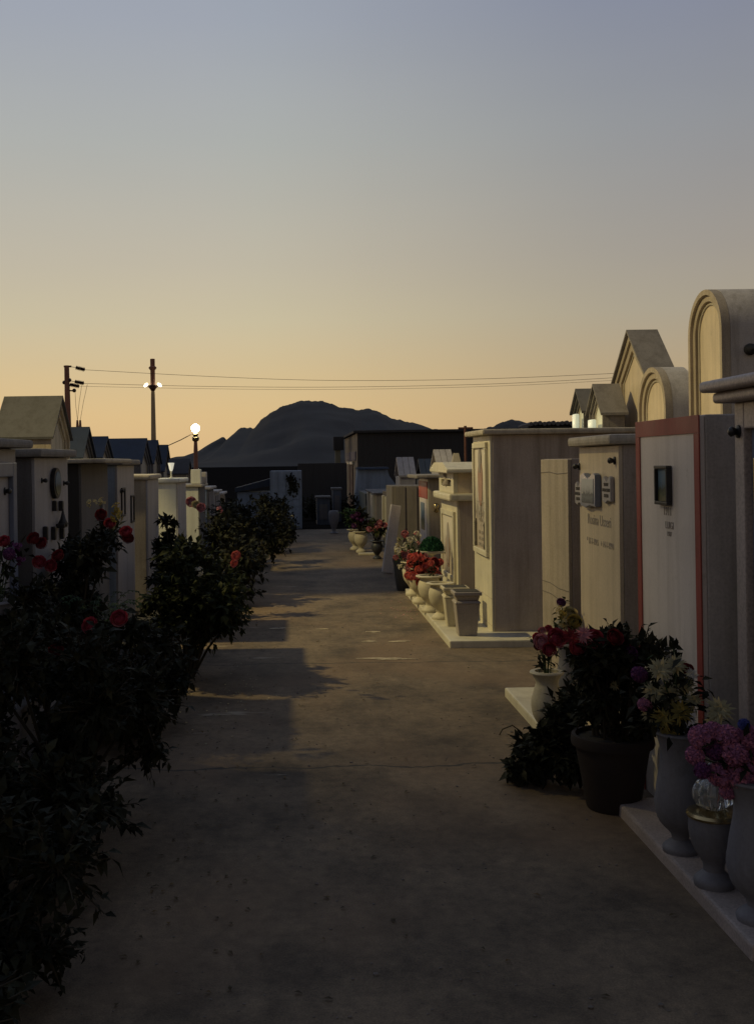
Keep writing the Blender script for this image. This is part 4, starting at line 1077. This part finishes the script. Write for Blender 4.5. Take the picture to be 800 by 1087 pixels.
# red flower arrangement of the urns
S = []
r_ = random.Random(11)
for i in range(44):
    a = r_.uniform(0, 2 * PI); q = math.sqrt(r_.random())
    S.append(('rose', (M_petcoral, M_petcoral, M_petred, M_petpink, M_petcoral)[r_.randrange(5)], 449 + 20 * q * math.cos(a), 602 + 17 * q * math.sin(a), r_.uniform(.034, .046)))
bouquet('dense coral red rose bouquet on the lit stone urns', (uu[2][0], uu[2][1], uu[2][2]), px(S, 11.45, .12), 130, .07, M_leafd, .2, seed=12)
S = []
for i in range(60):
    a = r_.uniform(0, 2 * PI); q = math.sqrt(r_.random())
    S.append(((('cluster', M_petpink), ('cluster', M_petwhite), ('cluster', M_petcream), ('rose', M_petpink), ('cluster', M_petwhite), ('rose', M_petwhite))[r_.randrange(6)]) + (436 + 17 * q * math.cos(a), 588 + 24 * q * math.sin(a), r_.uniform(.026, .042)))
bouquet('airy pale pink and white bouquet behind the red roses', (W(434, 600, 12.4).x, 12.4, uu[3][2] + .01), px([(k, m, u, v, rr) for k, m, u, v, rr in S], 12.4, .15), 150, .06, M_leaff, .25, seed=13)
# orange pinkish small at urn
bouquet('small faded orange flowers beside the red rose bouquet', (uu[1][0], uu[1][1], uu[1][2]), px([('rose', M_petcoral, 461, 606, .04), ('rose', M_petyel, 464, 615, .035), ('rose', M_petpink, 458, 618, .03)], 11.0, .03), 40, .06, M_leafd, .1, seed=14)
# green moss dome planter
p = W(458, 584, 11.95)
t = thing('moss_dome', 'dark green rounded moss dome on a cream tray beside the red roses', 'arrangement', (p.x, p.y, p.z - .03))
bm = bmesh.new(); r_ = random.Random(2)
for i in range(900):
    d = rvec(r_); d.z = abs(d.z); d.normalize()
    c = Vector((d.x * .115, d.y * .115, .03 + d.z * .13)); add_leaf(bm, c, d + rvec(r_) * .7, d, .03, .018)
b2 = bmesh.new(); bmesh.ops.create_icosphere(b2, subdivisions=2, radius=.11); join(bm, b2, Matrix.Translation((0, 0, .03)))
for v in bm.verts: v.co.z = max(v.co.z, .026)
obj('moss', bm, M_foamgreen, t, recalc=False)
bm = bmesh.new(); bm_box(bm, -.16, .14, -.12, .12, 0, .025, .006); obj('tray', bm, M_vasec, t)
bm = bmesh.new(); bm_lathe(bm, [(.06, -p.z + .03 + PH), (.06, -p.z + .05 + PH), (.02, -p.z + .08 + PH), (.02, -.03), (.08, -.001)], 12); obj('stand', bm, M_vasec, t, smooth='auto')

# near right: dark bush group between the plinths
pb = Vector((1.20, 5.25, 0))
big = thing('flower_pot', 'large terracotta pot in shadow holding the dark bush on the right', 'pot', (W(650, 820, 4.95).x, 4.95, 0))
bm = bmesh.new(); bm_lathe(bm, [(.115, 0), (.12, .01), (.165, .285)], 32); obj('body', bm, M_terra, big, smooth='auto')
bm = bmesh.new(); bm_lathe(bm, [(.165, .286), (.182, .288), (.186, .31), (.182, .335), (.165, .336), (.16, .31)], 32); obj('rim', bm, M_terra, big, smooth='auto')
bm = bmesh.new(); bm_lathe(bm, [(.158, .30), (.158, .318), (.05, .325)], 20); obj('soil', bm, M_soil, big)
bb = big.location
cl = []
r_ = random.Random(21)
for i in range(26): cl.append((r_.uniform(-.13, .18), r_.uniform(-.16, .12), r_.uniform(.36, .72), r_.uniform(.09, .13)))
fl = px([('rose', M_petcrim, 590, 678, .042), ('rose', M_petpink, 575, 682, .036), ('daisy', M_petred, 605, 676, .05), ('daisy', M_petpink, 619, 674, .048), ('rose', M_petcrim, 630, 679, .04), ('rose', M_petred, 652, 677, .036), ('rose', M_petcrim, 660, 688, .038), ('rose', M_petcrim, 612, 688, .035), ('rose', M_petviolet, 668, 694, .03), ('rose', M_petcrim, 583, 690, .03), ('daisy', M_petcream, 651, 728, .028)], 4.80, .05)
bush('dark leafy plant with red and pink blooms in the shadowed pot', 'plant', (bb.x, bb.y, .03), cl, 3600, .05, M_leafd, 'flowering_plant', fl, seed=22)
bush('low sprawling dark bush spreading onto the path on the right', 'bush', (1.16, 5.35, 0), [(-.06, -.05, .10, .10), (.02, -.08, .19, .11), (.10, -.05, .26, .12), (.17, .0, .34, .12), (-.02, .05, .12, .10), (.12, -.14, .12, .12), (.2, -.18, .18, .12), (.22, -.05, .42, .11), (-.10, -.02, .06, .07)], 3400, .055, M_leafd, 'bush', seed=23)
# lily-like dark tuft
p = W(636, 672, 5.05)
t = thing('leafy_sprig', 'dark upright star shaped leaf tuft on top of the red flowers', 'sprig', (p.x, p.y, p.z - .05))
bm = bmesh.new()
for i in range(16):
    a = 2 * PI * i / 16 + r_.uniform(-.1, .1); add_leaf(bm, Vector((0, 0, .01)), Vector((math.cos(a), .5 * math.sin(a), r_.uniform(.15, .9))), Vector((0, -.3, 1)), r_.uniform(.07, .115), .026)
obj('leaves', bm, M_leafd, t, recalc=False)
bm = bmesh.new(); bm_tube(bm, [(0, .02, -.18), (0, 0, .02)], .004, 5); obj('stem', bm, M_greenstem, t)
# cream vase with red dark-centred flower wreath, then yellow flowers behind
vb = (W(580, 720, 5.85).x, 5.85, .06)
PB = [(.07, 0), (.07, .025), (.03, .06), (.04, .09), (.075, .15), (.085, .22), (.07, .29), (.06, .33), (.08, .375)]
urn('flower_vase', 'cream stone vase behind the dark bush on the half hidden plinth', vb, PB, M_vasec, 32, lip=.008)
bouquet('red flowers ringing a dark centre in the cream vase', (vb[0], vb[1], .44), px([('rose', M_petcrim, 570, 677, .024), ('rose', M_petpink, 575, 670, .022), ('rose', M_petcrim, 582, 668, .022), ('rose', M_petred, 588, 672, .024), ('cluster', M_petwhite, 590, 680, .026), ('cluster', M_petwhite, 587, 688, .024), ('rose', M_petred, 571, 686, .022), ('cluster', M_petpink, 577, 691, .024)], 5.85, .04), 60, .05, M_leafd, .12, seed=31)
vy = (W(602, 700, 6.35).x, 6.35, .06)
urn('flower_vase', 'slender grey vase with yellow flowers behind the red blooms', vy, [(.06, 0), (.06, .02), (.028, .05), (.035, .09), (.06, .18), (.066, .26), (.05, .36), (.06, .44)], M_vase, 28, lip=.006)
bouquet('pale yellow flowers in the slender vase behind the red blooms', (vy[0], vy[1], .5), px([('cluster', M_petyel, 596, 650, .045), ('rose', M_petcream, 604, 653, .045), ('rose', M_petyel, 609, 660, .04), ('cluster', M_petcream, 598, 660, .04), ('rose', M_petwhite, 596, 668, .05), ('rose', M_petviolet, 595, 640, .026)], 6.35, .04), 60, .05, M_leafm, .12, seed=32)
bm = bmesh.new(); bm_tube(bm, [(0, 0, .01), (-.05, -.02, .05), (-.11, -.03, .03), (-.13, -.04, .0)], .004, 5)
o = obj('vine_tendril', bm, M_stem); q = G(552, 778); o.location = q; tag(o, 'curled dry tendril lying on the path beside the dark bush', 'tendril')

# far pots at right of the path
GF = 'potted plants at the far right of the path'
for i, (u, Y, s_, m, lab, mf, fm) in enumerate(((376.5, 19.5, 1.0, M_vasec, 'white urn with green leaves far up the path', M_leaff, None), (383, 18.9, 1.0, M_vasec, 'white urn with dark red leaves far up the path', M_leafd, M_petviolet), (400, 17.6, .8, M_darkpot, 'small dark pot with a low plant by the leaning slab', M_leafm, M_petpink))):
    x = W(u, 580, Y).x
    urn('stone_urn', lab, (x, Y, 0), [(r * s_, z * s_) for r, z in PU], m, 20, group=GF, lip=.012, cat='urn')
    z0 = .35 * s_
    cl = [(r_.uniform(-.12, .12), r_.uniform(-.1, .1), r_.uniform(.12, .32), .12) for k in range(6)]
    fl = [('rose', fm, Vector((x + r_.uniform(-.16, .16), Y - .1, z0 + r_.uniform(.1, .32))), .045) for k in range(7)] if fm else ()
    bush(('bright green leafy plant growing in the far white urn', 'dark red leaved plant growing in the far white urn', 'low green plant in the small dark pot')[i], 'plant', (x, Y, z0), cl, 420, .08, mf, 'potted_plant', fl, seed=50 + i)
p = G(386, 588)
o = bmesh.new(); bm_box(o, -.14, .14, -.1, .1, -.005, .03, .008); o = obj('stone_tile', o, M_vasec); o.location = (p.x + .04, 18.45, 0); tag(o, 'small pale stone tile lying before the far urns', 'tile')

# ------------------------------------------------------------------ left planting
def clumps(n, rx, ry, z0, z1, r0, r1, seed):
    r = random.Random(seed)
    return [(r.uniform(-rx, rx), r.uniform(-ry, ry), r.uniform(z0, z1), r.uniform(r0, r1)) for i in range(n)]
GB = 'rose bushes in the left bed'
bush('tall rose bush against the lit tombs with pale pink and coral blooms', 'rose bush', (-.84, 8.1, .02), [(x, y, min(z, .98 - max(0, x) * 1.5), q) for x, y, z, q in clumps(24, .36, .4, .25, 1.06, .13, .22, 61)], 8000, .06, M_leafm, flowers=px([
    ('rose', M_petpink, 203, 533, .034), ('rose', M_petcream, 208, 536, .028), ('rose', M_petpink, 214, 539, .032), ('cluster', M_petpink, 233, 541, .03), ('rose', M_petcoral, 251, 590, .034), ('rose', M_petcoral, 249, 598, .027), ('cluster', M_petwhite, 211, 607, .045)], 7.75, .1) , group=GB, seed=62)
bush('upright leafy shoots rising beside the yellow stained tomb', 'rose bush', (-1.06, 8.9, .02), [(-.06, 0, .86, .12), (.0, .05, .98, .09), (-.04, .0, .65, .15), (.06, 0, .5, .17), (-.02, -.05, 1.1, .06)], 1200, .07, M_leafd, group=GB, seed=63)
bush('dark red flowering bush in front of the recessed dark tomb', 'rose bush', (-1.36, 6.75, .02), clumps(16, .16, .4, .35, 1.15, .12, .18, 64), 4600, .055, M_leafd, flowers=px([
    ('rose', M_petred, 108, 547, .036), ('rose', M_petcrim, 117, 556, .032), ('rose', M_petcrim, 134, 565, .036), ('rose', M_petred, 136, 572, .032), ('cluster', M_petyel, 125, 541, .05), ('cluster', M_petyel, 124, 549, .045), ('cluster', M_petcream, 98, 535, .04), ('cluster', M_petcream, 109, 533, .035)], 6.5, .06), group=GB, seed=65)
# fern
t = thing('fern', 'arching green fern fronds below the dark red flowers', 'fern', (-1.15, 6.2, .55))
bs = bmesh.new(); bl = bmesh.new(); r_ = random.Random(66)
for i in range(16):
    a = 2 * PI * i / 16 + r_.uniform(-.2, .2); L = r_.uniform(.2, .32); pts = [Vector((math.cos(a) * L * k / 6, math.sin(a) * L * k / 6, .26 * math.sin(k / 6 * 2.2) * (L / .3) + .05)) for k in range(7)]
    bm_tube(bs, pts, .002, 4)
    for k in range(1, 7):
        for s_ in (-1, 1):
            for h_ in (0, .5):
                q = pts[k - 1].lerp(pts[k], h_); add_leaf(bl, q, Vector((-math.sin(a) * s_, math.cos(a) * s_, -.2)) + (pts[k] - pts[k - 1]).normalized() * .5, Vector((0, 0, 1)), .055 * (1 - k * .09), .018)
bm = bmesh.new(); bm_lathe(bm, [(.08, -.52), (.1, -.2), (.11, .0), (.1, .01)], 16); obj('pot', bm, M_terra, t, smooth='auto')
obj('stem', bs, M_greenstem, t); obj('fronds', bl, M_leaff, t, recalc=False)
bush('large dark rose bush in the left foreground with two crimson roses', 'rose bush', (-1.02, 4.75, .02), clumps(26, .36, .5, .15, .82, .13, .22, 67), 11000, .05, M_leafd, flowers=px([
    ('rose', M_petcrim, 96, 664, .031), ('rose', M_petcrim, 127, 657, .034), ('rose', M_petred, 60, 690, .03)], 4.45, .05), group=GB, seed=68)
bush('dark low foliage at the bottom left corner', 'bush', (-1.06, 3.75, .02), clumps(26, .38, .5, .06, .5, .13, .2, 69), 7000, .05, M_leafd, 'bush', group=GB, seed=70)
bush('dark bush with red flowers below the bronze oval tomb', 'rose bush', (-1.42, 5.6, .02), clumps(14, .2, .4, .2, 1.0, .12, .18, 71), 4000, .05, M_leafd, flowers=px([
    ('rose', M_petred, 36, 572, .03), ('rose', M_petred, 45, 577, .027), ('rose', M_petcrim, 42, 597, .033), ('rose', M_petcrim, 54, 601, .03), ('rose', M_petred, 62, 590, .03)], 5.35, .05), group=GB, seed=72)
bush('dark bush spilling onto the kerb below the lit rose bush', 'bush', (-.98, 6.3, .02), clumps(14, .24, .45, .08, .5, .12, .19, 73), 5000, .055, M_leafd, 'bush', group=GB, seed=74)
bush('low black leaved plant at the bottom left, nearest the camera', 'bush', (-1.02, 2.95, .02), clumps(16, .3, .36, .05, .24, .12, .17, 169), 5000, .045, M_leafd, 'bush', group=GB, seed=170)
for i, (x, y, hh, lab) in enumerate(((-.9, 10.6, .7, 'mid dark bush along the bed past the lit rose bush'), (-.78, 12.6, .85, 'dark rounded hedge bush halfway along the left bed'), (-.66, 14.6, .95, 'tallest dark hedge bush far along the left bed'), (-.60, 16.8, .85, 'dark hedge bush before the far lit strip of path'), (-.50, 19.2, .9, 'dark hedge bush with pale flecks near the path end'), (-.42, 21.8, .8, 'last dark hedge bush at the path end'))):
    fl = [('cluster', M_petcream, Vector((x + .1 + r_.uniform(0, .3), y - .4, r_.uniform(.3, .7))), .03) for k in range(6)] if i == 4 else ()
    bush(lab, 'bush', (x, y, .0), clumps(13, .34, .7, .15, hh, .16, .26, 80 + i), 3200, .07, M_leafd, 'hedge_bush', fl, group='hedge bushes along the left bed', seed=90 + i)
# pale vase at the left edge
urn('flower_vase', 'tall bluish vase cut by the left edge of the view', (-1.42, 5.05, .5), P1, M_vase, 36, .035, (.08, .22), 12, 9, lip=.006)
o = bmesh.new(); bm_box(o, -.16, .16, -.16, .16, -.01, .46, .01); o = obj('pedestal', o, M_lilac); o.location = (-1.42, 5.05, .04); tag(o, 'squat stone pedestal under the bluish vase at left', 'pedestal')
bouquet('dusky violet flowers in the bluish vase at the left edge', (-1.42, 5.05, .96), px([('pompom', M_petviolet, 10, 588, .03), ('cluster', M_petviolet, 18, 581, .04), ('rose', M_petcrim, 5, 575, .028), ('cluster', M_petviolet, 22, 594, .035)], 5.05, .03), 60, .06, M_leafd, .14, seed=33)
# fallen leaves and grit on the path
bm = bmesh.new(); r_ = random.Random(77)
for i in range(420):
    x = -.7 + abs(r_.gauss(0, .55)) if i % 3 else r_.uniform(-.6, 1.3); y = r_.uniform(3.2, 14)
    add_leaf(bm, Vector((x, y, .006)), Vector((r_.uniform(-1, 1), r_.uniform(-1, 1), .08)), Vector((0, 0, 1)), r_.uniform(.015, .04), .014)
o = obj('leaf_litter', bm, leafmat('dry_leaf', (.09, .065, .035), .1), recalc=False); o['kind'] = 'stuff'; o['label'] = 'small dry leaves scattered over the concrete path'; o['category'] = 'litter'
bm = bmesh.new(); r_ = random.Random(78)
for i in range(420):
    x = r_.uniform(-.75, 1.35); y = 3.1 + 8 * r_.random() ** 1.4; q = r_.uniform(.002, .0055) * (1.8 if r_.random() < .08 else 1)
    b2 = bmesh.new(); bmesh.ops.create_icosphere(b2, subdivisions=1, radius=q)
    for v_ in b2.verts: v_.co *= r_.uniform(.7, 1.2)
    join(bm, b2, Matrix.Translation((x, y, q * .3)) @ Matrix.Diagonal((1.2, 1, .7, 1)))
o = obj('path_grit', bm, M_dullgrey, recalc=False); o['kind'] = 'stuff'; o['label'] = 'small grit and pebbles lying on the concrete path'; o['category'] = 'grit'
for nm, mt, cx_, cy_, sd in (('pink', M_petpink, 1.12, 11.6, 501), ('white', M_petcream, -.45, 7.3, 503)):
    bm = bmesh.new(); r_ = random.Random(sd)
    for i in range(46): add_leaf(bm, Vector((cx_ + r_.gauss(0, .16), cy_ + r_.gauss(0, .5), .005)), Vector((r_.uniform(-1, 1), r_.uniform(-1, 1), .15)), Vector((0, 0, 1)), r_.uniform(.012, .026), .016)
    o = obj('fallen_petals', bm, mt, recalc=False); o['kind'] = 'stuff'; o['label'] = nm + ' petals fallen on the path beside the flowers'; o['category'] = 'petals'
# pale mortar crusts left on the path
M_crust = stone('pale_mortar', (.52, .43, .30), .3, .95, .1, .3, .5, 20)
for i, (u, v, wx, lab) in enumerate(((340, 668, .17, 'narrow pale mortar crust on the lit path'), (394, 671, .14, 'short pale mortar crust right of the narrow one'), (408, 681, .36, 'long thin pale mortar crust across the lit path'), (420, 699, .46, 'widest pale mortar crust nearest the camera'), (297, 667, .20, 'pale mortar crust at the left edge of the lit path'))):
    q = G(u, v); bm = bmesh.new(); r_ = random.Random(300 + i)
    for b_ in range(5):
        cx_, cy_ = r_.uniform(-.5, .5) * wx * .8, r_.gauss(0, .018); ww, dd = wx * r_.uniform(.12, .3), r_.uniform(.012, .03); n = 20
        ring_ = [bm.verts.new((cx_ + ww * math.cos(a) * (1 + .6 * noise.noise(Vector((math.cos(a) * 2.2, math.sin(a) * 2.2, i * 7 + b_)))), cy_ + dd * math.sin(a) * (1 + .9 * noise.noise(Vector((math.cos(a) * 3, math.sin(a) * 3, i * 5 + 2 + b_)))), .001)) for a in [2 * PI * k / n for k in range(n)]]
        c_ = bm.verts.new((cx_, cy_, .003 + .0013 * b_))
        for k in range(n): bm.faces.new((ring_[k], ring_[(k + 1) % n], c_))
    o = obj('mortar_crust', bm, M_crust); o.location = (q.x, q.y, .002); tag(o, lab, 'mortar patch', 'mortar crusts on the path')
# added unseen pine between the lamp and the rows: its crown is shaped to throw the dark band across the far path
blocker = thing('blocker_tree', 'added unseen pine with a bare trunk standing behind the left tomb rows', 'tree', (-6.0, 12.3, 0))
bm = bmesh.new(); bm_tube(bm, [(0, 0, -.05), (.05, .03, 3), (0, 0, 6.6)], [.13, .09, .05], 10)
r_ = random.Random(400)
for i in range(9):
    a = 2 * PI * i / 9; bm_tube(bm, [(0, 0, 5.9), (.25 * math.cos(a), .25 * math.sin(a), 6.5), (.42 * math.cos(a), .42 * math.sin(a), 6.8)], [.03, .02, .008], 5)
obj('trunk', bm, M_stem, blocker, smooth=True)
bm = bmesh.new()
for i in range(4200):
    a = r_.uniform(0, 2 * PI); q = .5 * math.sqrt(r_.random()) * (1 + .2 * noise.noise(Vector((math.cos(a) * 2, math.sin(a) * 2, 5))))
    z = 6.66 + .62 * r_.random() * (1.05 - (q / .7) ** 2)
    add_leaf(bm, Vector((q * math.cos(a), q * math.sin(a), z)), Vector((math.cos(a), math.sin(a), .6)) + rvec(r_) * .7, Vector((0, 0, 1)), r_.uniform(.1, .2), .06)
obj('crown', bm, M_leafd, blocker, recalc=False)

# ------------------------------------------------------------------ render settings
sc.view_settings.view_transform = 'Standard'; sc.view_settings.look = 'None'; sc.view_settings.exposure = 0; sc.view_settings.gamma = 1
sc.render.engine = 'CYCLES'; sc.cycles.max_bounces = 6; sc.cycles.use_denoising = True
for o in C.objects:
    for k in ('hw', 'zc'):
        if k in o.keys(): del o[k]
